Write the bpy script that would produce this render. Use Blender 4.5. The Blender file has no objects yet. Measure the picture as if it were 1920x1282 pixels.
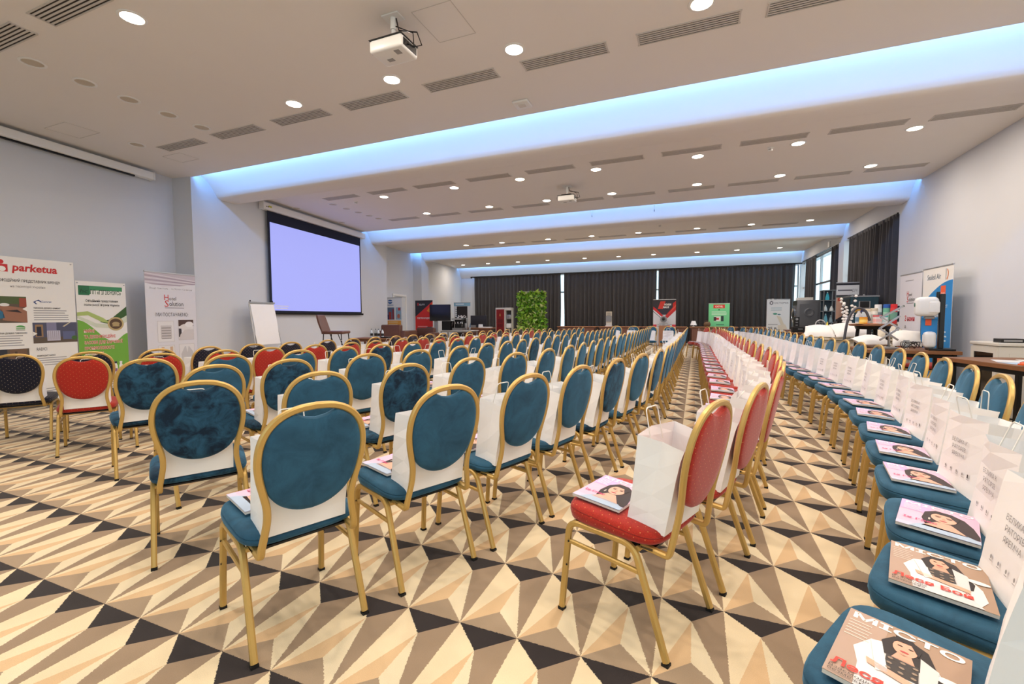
import bpy, bmesh, math, random
from mathutils import Matrix, Vector
C = bpy.context.scene.collection
SC = bpy.context.scene
PI = math.pi
random.seed(7)
# ------------------------------------------------------------------ camera, world, exposure
def set_camera():
    yaw, pitch, roll = 0.3880, -0.05456, -0.004606
    cy, sy, cp, sp = math.cos(yaw), math.sin(yaw), math.cos(pitch), math.sin(pitch)
    f = Vector((-sy*cp, cy*cp, sp)); r = Vector((cy, sy, 0)); u = r.cross(f)
    r2 = r*math.cos(roll)+u*math.sin(roll); u2 = -r*math.sin(roll)+u*math.cos(roll)
    cam = bpy.data.cameras.new('camera'); o = bpy.data.objects.new('camera', cam); C.objects.link(o)
    m = Matrix((r2, u2, -f)).transposed().to_4x4(); m.translation = (0, 0, 1.2)
    o.matrix_world = m
    cam.sensor_width = 36; cam.sensor_fit = 'HORIZONTAL'; cam.lens = 844.4/1920*36
    cam.clip_start = 0.02; cam.clip_end = 200
    SC.camera = o
set_camera()
SC.view_settings.view_transform = 'Standard'; SC.view_settings.look = 'None'
SC.view_settings.gamma = 1; SC.view_settings.use_curve_mapping = False
SC.view_settings.exposure = 0.08
w = bpy.data.worlds.new('sky'); SC.world = w; w.use_nodes = True
bg = w.node_tree.nodes['Background']; bg.inputs[0].default_value = (0.80, 0.95, 1.0, 1); bg.inputs[1].default_value = 1.7
LAMP_W = 18.5
LAMP_COL = (1.0, 0.84, 0.69)
COVE_W = 88.0
COVE_COL = (0.16, 0.43, 1.0)
Z1 = 3.8
COVES = (5.58, 11.07, 15.48, 21.20)
# ------------------------------------------------------------------ materials
def lin(c):
    return tuple(((v/255)/12.92 if v/255 <= 0.04045 else ((v/255+0.055)/1.055)**2.4) for v in c)
MATS = {}
def mat(name, rgb, rough=0.6, metal=0.0, noise=0.05, nscale=30.0, bump=0.0, emit=None, spec=0.5, sheen=0.0):
    if name in MATS: return MATS[name]
    m = bpy.data.materials.new(name); m.use_nodes = True
    nt = m.node_tree; p = nt.nodes['Principled BSDF']
    col = (*lin(rgb), 1)
    p.inputs['Base Color'].default_value = col
    p.inputs['Roughness'].default_value = rough; p.inputs['Metallic'].default_value = metal
    p.inputs['Specular IOR Level'].default_value = spec
    if sheen:
        p.inputs['Sheen Weight'].default_value = sheen; p.inputs['Sheen Roughness'].default_value = 0.4
    if noise or bump:
        tc = nt.nodes.new('ShaderNodeTexCoord'); n = nt.nodes.new('ShaderNodeTexNoise')
        n.inputs['Scale'].default_value = nscale; n.inputs['Detail'].default_value = 3
        nt.links.new(tc.outputs['Object'], n.inputs['Vector'])
        if noise:
            mr = nt.nodes.new('ShaderNodeMapRange'); mr.inputs[3].default_value = 1-noise; mr.inputs[4].default_value = 1+noise
            mx = nt.nodes.new('ShaderNodeMix'); mx.data_type = 'RGBA'; mx.blend_type = 'MULTIPLY'; mx.inputs[0].default_value = 1
            nt.links.new(n.outputs['Fac'], mr.inputs[0]); mx.inputs[6].default_value = col
            nt.links.new(mr.outputs[0], mx.inputs[7]); nt.links.new(mx.outputs[2], p.inputs['Base Color'])
        if bump:
            b = nt.nodes.new('ShaderNodeBump'); b.inputs['Strength'].default_value = bump; b.inputs['Distance'].default_value = 0.01
            nt.links.new(n.outputs['Fac'], b.inputs['Height']); nt.links.new(b.outputs[0], p.inputs['Normal'])
    if emit:
        p.inputs['Emission Color'].default_value = (*lin(rgb), 1); p.inputs['Emission Strength'].default_value = emit
    MATS[name] = m
    return m
def mat_velvet(name, dark, light, lo, hi, scale):
    m = bpy.data.materials.new(name); m.use_nodes = True; nt = m.node_tree; p = nt.nodes['Principled BSDF']
    tc = nt.nodes.new('ShaderNodeTexCoord'); oi = nt.nodes.new('ShaderNodeObjectInfo')
    ad = nt.nodes.new('ShaderNodeVectorMath'); ad.operation = 'ADD'
    sc = nt.nodes.new('ShaderNodeVectorMath'); sc.operation = 'SCALE'; sc.inputs[3].default_value = 7.0
    cv = nt.nodes.new('ShaderNodeCombineXYZ')
    for i in range(3): nt.links.new(oi.outputs['Random'], cv.inputs[i])
    nt.links.new(cv.outputs[0], sc.inputs[0]); nt.links.new(tc.outputs['Object'], ad.inputs[0]); nt.links.new(sc.outputs[0], ad.inputs[1])
    n = nt.nodes.new('ShaderNodeTexNoise'); n.inputs['Scale'].default_value = scale; n.inputs['Detail'].default_value = 6; n.inputs['Roughness'].default_value = 0.65
    n.inputs['Distortion'].default_value = 0.6
    nt.links.new(ad.outputs[0], n.inputs['Vector'])
    cr = nt.nodes.new('ShaderNodeValToRGB'); cr.color_ramp.elements[0].position = lo; cr.color_ramp.elements[1].position = hi
    cr.color_ramp.elements[0].color = (*lin(dark), 1); cr.color_ramp.elements[1].color = (*lin(light), 1)
    nt.links.new(n.outputs['Fac'], cr.inputs[0]); nt.links.new(cr.outputs[0], p.inputs['Base Color'])
    p.inputs['Roughness'].default_value = 0.75; p.inputs['Specular IOR Level'].default_value = 0.25
    p.inputs['Sheen Weight'].default_value = 0.7; p.inputs['Sheen Roughness'].default_value = 0.35
    p.inputs['Sheen Tint'].default_value = (*lin((110, 165, 200)), 1)
    n2 = nt.nodes.new('ShaderNodeTexNoise'); n2.inputs['Scale'].default_value = 420
    nt.links.new(tc.outputs['Object'], n2.inputs['Vector'])
    b = nt.nodes.new('ShaderNodeBump'); b.inputs['Strength'].default_value = 0.15; b.inputs['Distance'].default_value = 0.004
    nt.links.new(n2.outputs['Fac'], b.inputs['Height']); nt.links.new(b.outputs[0], p.inputs['Normal'])
    MATS[name] = m; return m
def mat_dotted(name, base, dot):
    # woven fabric with a staggered grid of small gold dots, on the mesh's own UVs (metres)
    m = bpy.data.materials.new(name); m.use_nodes = True; nt = m.node_tree; p = nt.nodes['Principled BSDF']
    uv = nt.nodes.new('ShaderNodeUVMap'); mp = nt.nodes.new('ShaderNodeMapping')
    mp.inputs['Rotation'].default_value = (0, 0, PI/4); mp.inputs['Scale'].default_value = (36, 36, 1)
    nt.links.new(uv.outputs[0], mp.inputs[0])
    v = nt.nodes.new('ShaderNodeTexVoronoi'); v.voronoi_dimensions = '2D'; v.inputs['Scale'].default_value = 1; v.inputs['Randomness'].default_value = 0
    nt.links.new(mp.outputs[0], v.inputs['Vector'])
    lt = nt.nodes.new('ShaderNodeMath'); lt.operation = 'LESS_THAN'; lt.inputs[1].default_value = 0.070
    nt.links.new(v.outputs['Distance'], lt.inputs[0])
    tc = nt.nodes.new('ShaderNodeTexCoord'); n = nt.nodes.new('ShaderNodeTexNoise'); n.inputs['Scale'].default_value = 260
    nt.links.new(tc.outputs['Object'], n.inputs['Vector'])
    cr = nt.nodes.new('ShaderNodeValToRGB')
    cr.color_ramp.elements[0].position = .3; cr.color_ramp.elements[1].position = .7
    cr.color_ramp.elements[0].color = (*[x*0.75 for x in lin(base)], 1); cr.color_ramp.elements[1].color = (*[x*1.15 for x in lin(base)], 1)
    nt.links.new(n.outputs['Fac'], cr.inputs[0])
    mx = nt.nodes.new('ShaderNodeMix'); mx.data_type = 'RGBA'
    nt.links.new(lt.outputs[0], mx.inputs[0]); nt.links.new(cr.outputs[0], mx.inputs[6]); mx.inputs[7].default_value = (*lin(dot), 1)
    nt.links.new(mx.outputs[2], p.inputs['Base Color'])
    p.inputs['Roughness'].default_value = 0.85; p.inputs['Specular IOR Level'].default_value = 0.2; p.inputs['Sheen Weight'].default_value = 0.25
    MATS[name] = m; return m
def mat_glass(name, tint):
    m = bpy.data.materials.new(name); m.use_nodes = True; nt = m.node_tree
    nt.nodes.remove(nt.nodes['Principled BSDF'])
    t = nt.nodes.new('ShaderNodeBsdfTransparent'); t.inputs[0].default_value = (*tint, 1)
    g = nt.nodes.new('ShaderNodeBsdfGlossy'); g.inputs['Roughness'].default_value = 0.03
    mx = nt.nodes.new('ShaderNodeMixShader'); mx.inputs[0].default_value = 0.05
    nt.links.new(t.outputs[0], mx.inputs[1]); nt.links.new(g.outputs[0], mx.inputs[2])
    nt.links.new(mx.outputs[0], nt.nodes['Material Output'].inputs[0])
    MATS[name] = m; return m
def mat_carpet():
    m = bpy.data.materials.new('patterned_carpet'); m.use_nodes = True; nt = m.node_tree; p = nt.nodes['Principled BSDF']
    L = nt.links.new
    def M(op, a, b=None, c=None):
        n = nt.nodes.new('ShaderNodeMath'); n.operation = op
        for i, x in enumerate((a, b, c)):
            if x is None: continue
            if isinstance(x, (int, float)): n.inputs[i].default_value = x
            else: L(x, n.inputs[i])
        return n.outputs[0]
    g = nt.nodes.new('ShaderNodeNewGeometry'); s = nt.nodes.new('ShaderNodeSeparateXYZ'); L(g.outputs['Position'], s.inputs[0])
    # slightly ragged edges, as tufts make them
    nj = nt.nodes.new('ShaderNodeTexNoise'); nj.inputs['Scale'].default_value = 160; L(g.outputs['Position'], nj.inputs['Vector'])
    jit = M('MULTIPLY', M('SUBTRACT', nj.outputs['Fac'], 0.5), 0.010)
    u = M('FRACT', M('DIVIDE', M('ADD', M('ADD', s.outputs[0], 0.1138+24.16), jit), 0.24155))
    v = M('FRACT', M('DIVIDE', M('ADD', M('SUBTRACT', s.outputs[1], 1.507-45.75), jit), 0.45751))
    mn = M('MINIMUM', u, M('SUBTRACT', 1.0, u))
    half = M('MULTIPLY', mn, 0.5)
    black = M('GREATER_THAN', v, M('SUBTRACT', 1.0, half))
    low = M('LESS_THAN', v, half)
    up = M('GREATER_THAN', v, M('MULTIPLY', mn, 1.5))
    right = M('GREATER_THAN', u, 0.5)
    def mixc(f, a, b):
        n = nt.nodes.new('ShaderNodeMix'); n.data_type = 'RGBA'; L(f, n.inputs[0])
        for i, x in ((6, a), (7, b)):
            if isinstance(x, tuple): n.inputs[i].default_value = (*lin(x), 1)
            else: L(x, n.inputs[i])
        return n.outputs[2]
    lcol = mixc(up, (222, 190, 148), (236, 219, 184))
    rcol = mixc(up, (234, 220, 188), (160, 139, 116))
    c = mixc(right, lcol, rcol); c = mixc(low, c, (168, 148, 124)); c = mixc(black, c, (52, 46, 46))
    # pile and walked-on mottling
    n1 = nt.nodes.new('ShaderNodeTexNoise'); n1.inputs['Scale'].default_value = 4.5; n1.inputs['Detail'].default_value = 5; L(g.outputs['Position'], n1.inputs['Vector'])
    n2 = nt.nodes.new('ShaderNodeTexNoise'); n2.inputs['Scale'].default_value = 500; n2.inputs['Detail'].default_value = 2; L(g.outputs['Position'], n2.inputs['Vector'])
    k = M('MULTIPLY', M('MULTIPLY_ADD', n1.outputs['Fac'], 0.22, 0.89), M('MULTIPLY_ADD', n2.outputs['Fac'], 0.5, 0.75))
    mm = nt.nodes.new('ShaderNodeMix'); mm.data_type = 'RGBA'; mm.blend_type = 'MULTIPLY'; mm.inputs[0].default_value = 1
    L(c, mm.inputs[6]); L(k, mm.inputs[7]); L(mm.outputs[2], p.inputs['Base Color'])
    p.inputs['Roughness'].default_value = 0.95; p.inputs['Specular IOR Level'].default_value = 0.1; p.inputs['Sheen Weight'].default_value = 0.15
    b = nt.nodes.new('ShaderNodeBump'); b.inputs['Strength'].default_value = 0.35; b.inputs['Distance'].default_value = 0.004
    L(n2.outputs['Fac'], b.inputs['Height']); L(b.outputs[0], p.inputs['Normal'])
    MATS['carpet'] = m; return m
mat_carpet()
mat('wall_white', (212, 216, 222), 0.8, noise=0.015, nscale=3, bump=0.02)
mat('ceiling_white', (236, 232, 227), 0.85, noise=0.012, nscale=2)
mat('white_paint', (236, 236, 234), 0.5, noise=0.01)
mat('white_plastic', (235, 235, 232), 0.35, noise=0.01)
mat('offwhite_plastic', (214, 210, 200), 0.4, noise=0.02)
mat('grey_plastic', (150, 150, 150), 0.45, noise=0.03)
mat('black_plastic', (16, 16, 18), 0.35, noise=0.05)
mat('black_metal', (20, 19, 19), 0.4, 0.4, noise=0.05)
mat('chrome', (200, 202, 205), 0.18, 1.0, noise=0.0)
mat('steel', (168, 170, 174), 0.35, 0.9, noise=0.04)
mat('aluminium', (188, 190, 194), 0.35, 0.8, noise=0.03)
mat('gold_paint', (202, 168, 98), 0.36, 0.4, noise=0.05, nscale=14)
mat('rubber_black', (18, 17, 16), 0.8)
mat('vent_shade', (52, 44, 40), 0.9)
mat('vent_white', (205, 200, 194), 0.6, noise=0.01)
mat('paper_white', (250, 250, 251), 0.75, noise=0.015, nscale=12, bump=0.05)
mat('paper_cord', (238, 236, 230), 0.8)
mat('page_edges', (215, 212, 205), 0.8, noise=0.08, nscale=200)
mat('banner_white', (232, 232, 230), 0.55, noise=0.01)
mat('banner_grey', (222, 222, 230), 0.55, noise=0.01)
mat('curtain', (58, 58, 63), 0.9, noise=0.12, nscale=8, sheen=0.3)
mat('lens_on', (255, 240, 220), 0.5, emit=14.0, noise=0)
mat('lens_off', (196, 184, 164), 0.5, noise=0.03)
mat('screen_lit', (170, 176, 255), 0.6, emit=0.86, noise=0); MATS['screen_lit'].node_tree.nodes['Principled BSDF'].inputs['Base Color'].default_value = (.06, .06, .09, 1)  # the projector's light on the screen is painted in as emission
mat('screen_border', (12, 22, 48), 0.8)
mat('wood_brown', (128, 82, 46), 0.45, noise=0.18, nscale=9)
mat('wood_red', (128, 84, 66), 0.5, noise=0.15, nscale=9)
mat('wood_light', (172, 120, 84), 0.5, noise=0.12, nscale=9)
mat('leather_brown', (98, 62, 50), 0.4, noise=0.12, nscale=18, bump=0.1)
mat('door_white', (214, 217, 219), 0.5, noise=0.01)
mat('pillow_white', (232, 230, 224), 0.85, noise=0.04, nscale=9, bump=0.25)
mat('cream_cloth', (222, 212, 190), 0.85, noise=0.06, nscale=14, bump=0.2)
mat('wicker', (112, 84, 58), 0.8, noise=0.3, nscale=60, bump=0.5)
mat_velvet('velvet_teal', (32, 66, 88), (46, 92, 120), 0.25, 0.62, 9)
mat_velvet('velvet_dark', (14, 36, 56), (40, 86, 114), 0.40, 0.64, 13)
mat_dotted('fabric_red', (170, 42, 30), (206, 130, 78))
mat_dotted('fabric_navy', (20, 22, 40), (190, 176, 150))
mat_glass('clear_glass', (0.93, 0.98, 1.0))
INK = {}
def ink(rgb):
    k = 'ink_%02x%02x%02x' % tuple(rgb)
    return mat(k, rgb, 0.55, noise=0.02, nscale=40)
# ------------------------------------------------------------------ mesh building
class MB:
    def __init__(s): s.v = []; s.f = []; s.m = []; s.mats = []; s.uv = None
    def mi(s, m):
        if m is None: return 0
        if isinstance(m, str): m = MATS[m]
        if m not in s.mats: s.mats.append(m)
        return s.mats.index(m)
    def add(s, vs, fs, m=None, M=None):
        o = len(s.v); k = s.mi(m)
        s.v += [tuple(M @ Vector(p)) for p in vs] if M is not None else [tuple(p) for p in vs]
        s.f += [tuple(i+o for i in f) for f in fs]; s.m += [k]*len(fs)
        return s
    def box(s, c, d, m=None, M=None, rz=0.0, taper=None):
        x, y, z = (d[0]/2, d[1]/2, d[2]/2); t = taper or 1.0
        vs = [(-x, -y, -z), (x, -y, -z), (x, y, -z), (-x, y, -z), (-x*t, -y*t, z), (x*t, -y*t, z), (x*t, y*t, z), (-x*t, y*t, z)]
        R = Matrix.Translation(c) @ Matrix.Rotation(rz, 4, 'Z')
        if M is not None: R = M @ R
        return s.add(vs, [(3, 2, 1, 0), (4, 5, 6, 7), (0, 1, 5, 4), (1, 2, 6, 5), (2, 3, 7, 6), (3, 0, 4, 7)], m, R)
    def quad(s, a, b, c, d, m=None): return s.add([a, b, c, d], [(0, 1, 2, 3)], m)
    def lathe(s, prof, n=20, c=(0, 0, 0), m=None, M=None, cap=True):
        vs = []; fs = []
        for r, z in prof:
            for i in range(n):
                a = 2*PI*i/n; vs.append((c[0]+r*math.cos(a), c[1]+r*math.sin(a), c[2]+z))
        for j in range(len(prof)-1):
            for i in range(n):
                k = (i+1) % n; fs.append((j*n+i, j*n+k, (j+1)*n+k, (j+1)*n+i))
        if cap:
            fs.append(tuple(range(n-1, -1, -1))); b = (len(prof)-1)*n; fs.append(tuple(b+i for i in range(n)))
        return s.add(vs, fs, m, M)
    def tube(s, pts, r, n=8, m=None, closed=False, M=None):
        P = [Vector(p) for p in pts]; N = len(P); vs = []; fs = []
        rr = r if isinstance(r, (list, tuple)) else [r]*N
        up = None
        for i, p in enumerate(P):
            if closed: t = P[(i+1) % N]-P[i-1]
            else: t = P[min(i+1, N-1)]-P[max(i-1, 0)]
            t.normalize()
            if up is None: up = Vector((0, 0, 1)) if abs(t.z) < 0.9 else Vector((1, 0, 0))
            a = t.cross(up)
            if a.length < 1e-6: a = t.orthogonal()
            a.normalize(); b = a.cross(t); b.normalize(); up = b
            for k in range(n):
                q = 2*PI*k/n; vs.append(p+a*(math.cos(q)*rr[i])+b*(math.sin(q)*rr[i]))
        for i in range(N if closed else N-1):
            for k in range(n):
                j = (i+1) % N; l = (k+1) % n; fs.append((i*n+k, i*n+l, j*n+l, j*n+k))
        if not closed: fs += [tuple(range(n-1, -1, -1)), tuple((N-1)*n+i for i in range(n))]
        return s.add(vs, fs, m, M)
    def sweep(s, pts, N, wd, dp, m=None, ch=0.25, M=None):
        # rectangular tube with chamfered corners along a path lying across the direction N (dp runs along N)
        P = [Vector(p) for p in pts]; n = len(P); c = min(wd, dp)*ch
        a, b = wd/2, dp/2
        prof = [(a, b-c), (a-c, b), (-a+c, b), (-a, b-c), (-a, -b+c), (-a+c, -b), (a-c, -b), (a, -b+c)]
        vs = []; fs = []
        for i, p in enumerate(P):
            t = (P[min(i+1, n-1)]-P[max(i-1, 0)]).normalized()
            Nn = N[i] if isinstance(N, list) else N
            sd = t.cross(Vector(Nn)).normalized(); nn = sd.cross(t).normalized()
            for (x, y) in prof: vs.append(p+sd*x+nn*y)
        for i in range(n-1):
            for k in range(8):
                l = (k+1) % 8; fs.append((i*8+k, (i+1)*8+k, (i+1)*8+l, i*8+l))
        fs += [tuple(range(8)), tuple((n-1)*8+7-i for i in range(8))]
        return s.add(vs, fs, m, M)
    def rings(s, rings, m=None, cap0=True, cap1=True):
        n = len(rings[0]); vs = [p for r in rings for p in r]; fs = []
        for j in range(len(rings)-1):
            for i in range(n):
                k = (i+1) % n; fs.append((j*n+i, j*n+k, (j+1)*n+k, (j+1)*n+i))
        if cap0: fs.append(tuple(range(n-1, -1, -1)))
        if cap1: fs.append(tuple((len(rings)-1)*n+i for i in range(n)))
        return s.add(vs, fs, m)
    def mesh(s, name, mats=None, smooth=False, bevel=0.0, uv=False, seg=2):
        me = bpy.data.meshes.new(name); me.from_pydata(s.v, [], s.f); 
        for m in (mats or s.mats): me.materials.append(MATS[m] if isinstance(m, str) else m)
        if s.mats and not mats: me.polygons.foreach_set('material_index', s.m)
        me.validate(); me.update()
        bm = bmesh.new(); bm.from_mesh(me)
        bmesh.ops.recalc_face_normals(bm, faces=bm.faces)
        if bevel:
            ed = [e for e in bm.edges if len(e.link_faces) == 2 and e.calc_face_angle(0) > 0.5]
            bmesh.ops.bevel(bm, geom=ed, offset=bevel, segments=seg, profile=0.5, affect='EDGES', clamp_overlap=True)
        if uv:
            ul = bm.loops.layers.uv.new('UVMap')
            for f in bm.faces:
                n = f.normal; a = max(range(3), key=lambda i: abs(n[i]))
                for l in f.loops:
                    c = l.vert.co; l[ul].uv = ((c.y, c.z), (c.x, c.z), (c.x, c.y))[a]
        bm.to_mesh(me); bm.free()
        if smooth:
            me.polygons.foreach_set('use_smooth', [True]*len(me.polygons))
            try: me.set_sharp_from_angle(angle=0.75)
            except Exception: pass
        return me
    def build(s, name, mats=None, parent=None, smooth=False, bevel=0.0, uv=False, loc=(0, 0, 0), rotz=0.0, seg=2):
        if mats is not None and not isinstance(mats, (list, tuple)): mats = [mats]
        o = bpy.data.objects.new(name, s.mesh(name, mats, smooth, bevel, uv, seg)); C.objects.link(o)
        o.location = loc; o.rotation_euler = (0, 0, rotz)
        if parent is not None: o.parent = parent
        return o
def thing(name, label, cat, loc=(0, 0, 0), rotz=0.0, group=None):
    o = bpy.data.objects.new(name, None); C.objects.link(o); o.empty_display_size = 0.1
    o.location = loc; o.rotation_euler = (0, 0, rotz)
    return tag(o, label, cat, group)
def tag(o, label, cat, group=None):
    o['label'] = label; o['category'] = cat
    if group: o['group'] = group
    return o
def struct(o): o['kind'] = 'structure'; return o
def inst(me, name, parent, loc=(0, 0, 0), rot=(0, 0, 0)):
    o = bpy.data.objects.new(name, me); C.objects.link(o); o.location = loc; o.rotation_euler = rot; o.parent = parent; return o
KIDS = {}
def kids(o):
    if o.name not in KIDS: KIDS[o.name] = list(o.children)
    return KIDS[o.name]
def dup(root, loc, rotz, label=None, group=None, scale=1.0):
    r = root.copy(); C.objects.link(r); r.location = loc; r.rotation_euler = (0, 0, rotz); r.scale = (scale,)*3
    if label: r['label'] = label
    if group: r['group'] = group
    for ch in kids(root):
        c = ch.copy(); C.objects.link(c); c.parent = r
        for g in kids(ch):
            d = g.copy(); C.objects.link(d); d.parent = c
    return r
def lines(y0, y1, n): return [y0+(y1-y0)*i/(n-1) for i in range(n)]
ORD = ['', 'first', 'second', 'third', 'fourth', 'fifth', 'sixth', 'seventh', 'eighth', 'ninth', 'tenth', 'eleventh', 'twelfth', 'thirteenth', 'fourteenth', 'fifteenth', 'sixteenth', 'seventeenth', 'eighteenth', 'nineteenth', 'twentieth', 'twenty-first', 'twenty-second', 'twenty-third', 'twenty-fourth', 'twenty-fifth', 'twenty-sixth', 'twenty-seventh', 'twenty-eighth', 'twenty-ninth', 'thirtieth']
# ------------------------------------------------------------------ flat print: lettering and graphics on real panels
TXT = {}
def text_geo(st, shear=0.0, bold=0.0):
    k = (st, shear, bold)
    if k in TXT: return TXT[k]
    cu = bpy.data.curves.new('lettering_source', 'FONT'); cu.body = st; cu.size = 1.0; cu.shear = shear; cu.offset = bold
    cu.resolution_u = 2; cu.align_x = 'LEFT'
    ob = bpy.data.objects.new('lettering_source', cu); C.objects.link(ob)
    bpy.context.view_layer.update()
    me = bpy.data.meshes.new_from_object(ob.evaluated_get(bpy.context.evaluated_depsgraph_get()))
    vs = [(v.co.x, v.co.y) for v in me.vertices]; fs = [tuple(p.vertices) for p in me.polygons]
    bpy.data.meshes.remove(me); bpy.data.objects.remove(ob); bpy.data.curves.remove(cu)
    x0 = min([v[0] for v in vs] or [0]); x1 = max([v[0] for v in vs] or [1])
    TXT[k] = (vs, fs, x0, x1); return TXT[k]
class Print:
    # u right, v up, in the plane y = 0 seen from -y; every layer lies a hair in front of the one before
    def __init__(s): s.g = MB(); s.t = MB()
    def poly(s, pts, rgb, k=1): s.g.add([(u, -0.0006*k, v) for u, v in pts], [tuple(range(len(pts)))], ink(rgb)); return s
    def rect(s, u0, v0, u1, v1, rgb, k=1): return s.poly([(u0, v0), (u1, v0), (u1, v1), (u0, v1)], rgb, k)
    def ell(s, u, v, a, b, rgb, k=1, n=20, a0=0, a1=2*PI):
        return s.poly([(u+a*math.cos(a0+(a1-a0)*i/n), v+b*math.sin(a0+(a1-a0)*i/n)) for i in range(n)], rgb, k)
    def text(s, st, u, v, size, rgb, width=None, align='L', shear=0.0, bold=0.0, k=3):
        vs, fs, x0, x1 = text_geo(st, shear, bold)
        w_ = (x1-x0)*size; sx = size if width is None else width/(x1-x0); w_ = width or w_
        du = {'L': 0, 'C': -w_/2, 'R': -w_}[align]
        s.t.add([(u+du+(x-x0)*sx, -0.0006*k, v+y*size) for x, y in vs], fs, ink(rgb)); return s
    def greek(s, u, v, width, n, dv, rgb, h=None, k=2, rag=0.18):
        for i in range(n):
            w_ = width*(1-rag*random.random()); s.rect(u, v-i*dv, u+w_, v-i*dv+(h or dv*0.4), rgb, k)
        return s
    def build(s, parent, loc=(0, 0, 0), M=None):
        r = []
        for mb, nm in ((s.g, 'print'), (s.t, 'lettering')):
            if mb.f:
                if M is not None: mb.v = [tuple(M @ Vector(p)) for p in mb.v]
                r.append(mb.build(nm, None, parent, loc=loc))
        return r
# ------------------------------------------------------------------ the room
XR = 3.95
def room():
    b = MB(); b.box((-4.5, 9.4, -0.05), (18.4, 25.2, 0.1)); struct(b.build('floor', 'carpet'))
    # left wall: a skewed front stretch, a projecting bay with the screen, then recesses towards the far end
    pl = [(-7.776, -3), (-9.028, 5.481), (-8.616, 5.553), (-9.642, 12.5), (-10.334, 12.5), (-10.80, 15.7), (-10.42, 15.75), (-10.52, 16.45), (-11.15, 16.45), (-11.92, 21.95)]
    b = MB()
    for (x0, y0), (x1, y1) in zip(pl, pl[1:]):
        b.add([(x0, y0, 0), (x1, y1, 0), (x1, y1, 4.3), (x0, y0, 4.3), (-13.3, y0, 0), (-13.3, y1, 0), (-13.3, y1, 4.3), (-13.3, y0, 4.3)], [(0, 1, 2, 3), (4, 7, 6, 5), (3, 2, 6, 7), (0, 4, 5, 1)] )
    struct(b.build('wall_left', 'wall_white'))
    b = MB()
    b.box((XR+.2, 4.52, 2.15), (.4, 15.05, 4.3)); b.box((XR+.2, 17.0, 3.83), (.4, 9.9, .94)); b.box((XR+.13, 15.98, 1.68), (.36, .5, 3.36)); b.box((XR+.2, 21.8, 1.68), (.4, .3, 3.36))
    struct(b.build('wall_right', 'wall_white'))
    b = MB(); b.box((-4.5, 22.05, 3.83), (17.6, .3, .94)); b.box((-11.75, 22.05, 1.68), (1.6, .3, 3.36)); b.box((-4.5, 22.05, .05), (17.6, .3, .1))
    struct(b.build('wall_back', 'wall_white'))
    b = MB(); b.box((-4.5, -3.1, 3.83), (18, .2, .94)); b.box((-4.5, -3.1, .3), (18, .2, .6)); b.box((-8.4, -3.1, 2.15), (10.0, .2, 4.3)); struct(b.build('wall_front', 'wall_white'))  # unseen wall, left open at the right for the added fill light
    b = MB(); b.box((-4.5, 9.4, 4.36), (18.4, 25.4, .1)); struct(b.build('ceiling', 'ceiling_white'))  # unseen roof plate added above the slabs to block sky light
    ys = [-3.0]+[v for c in COVES for v in (c, c+.98)]
    for i in range(4):
        y0, y1 = ys[2*i], ys[2*i+1]
        b = MB(); b.box((-4.6, (y0+y1)/2, Z1+.02), (17.3, y1-y0, .04)); struct(b.build('ceiling', 'ceiling_white'))
    for i, c in enumerate(COVES):
        prof = [(-.14, .04), (-.14, .30), (.04, .26), (.07, .14), (.20, .075), (.32, 0), (.41, -.09), (.475, -.175), (.515, -.235), (.56, -.262), (.62, -.27), (.94, -.27), (.98, -.25), (.98, .06), (.9, .3), (.5, .4), (-.14, .4)]
        if i == 3: prof = [(u, w_) for u, w_ in prof if u < .6]+[(.60, -.40), (.66, -.46), (.86, -.46), (.86, .4), (-.14, .4)]
        b = MB(); n = len(prof)
        xs = (-12.4, XR+.05)
        vs = [(x, c+u, Z1+w_) for x in xs for u, w_ in prof]
        b.add(vs, [(k, (k+1) % n, n+(k+1) % n, n+k) for k in range(n)])
        o = struct(b.build('trim_%d' % (i+1), 'ceiling_white', smooth=True))
        # the strip of blue light tucked behind the edge of the ceiling
        t = thing('cove_light_strip', 'blue light strip hidden in the %s ceiling cove from the camera' % ORD[i+1], 'light', (-4.3, c-.03, Z1+.075))
        x0 = (-8.6, -9.4, -10.75, -11.8)[i]+.05
        L = bpy.data.lights.new('cove_glow', 'AREA'); L.shape = 'RECTANGLE'; L.size = XR-.05-x0; L.size_y = .05; L.energy = COVE_W*(L.size/12.5)*(1, .85, .75, .7)[i]; L.color = COVE_COL
        lo = bpy.data.objects.new('cove_glow', L); C.objects.link(lo); lo.parent = t; lo.location = ((x0+XR-.05)/2+4.3, 0.012, 0.0); lo.rotation_euler = (PI/2-.30, 0, 0)
        q = MB(); q.box(((x0+XR-.05)/2+4.3, -.02, 0), (L.size, .03, .04)); q.build('housing', 'aluminium', t)
room()
# skirting along the walls that show
b = MB(); b.box((XR-.008, 4.5, .05), (.016, 15, .1)); struct(b.build('baseboard_right', 'white_paint'))
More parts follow.
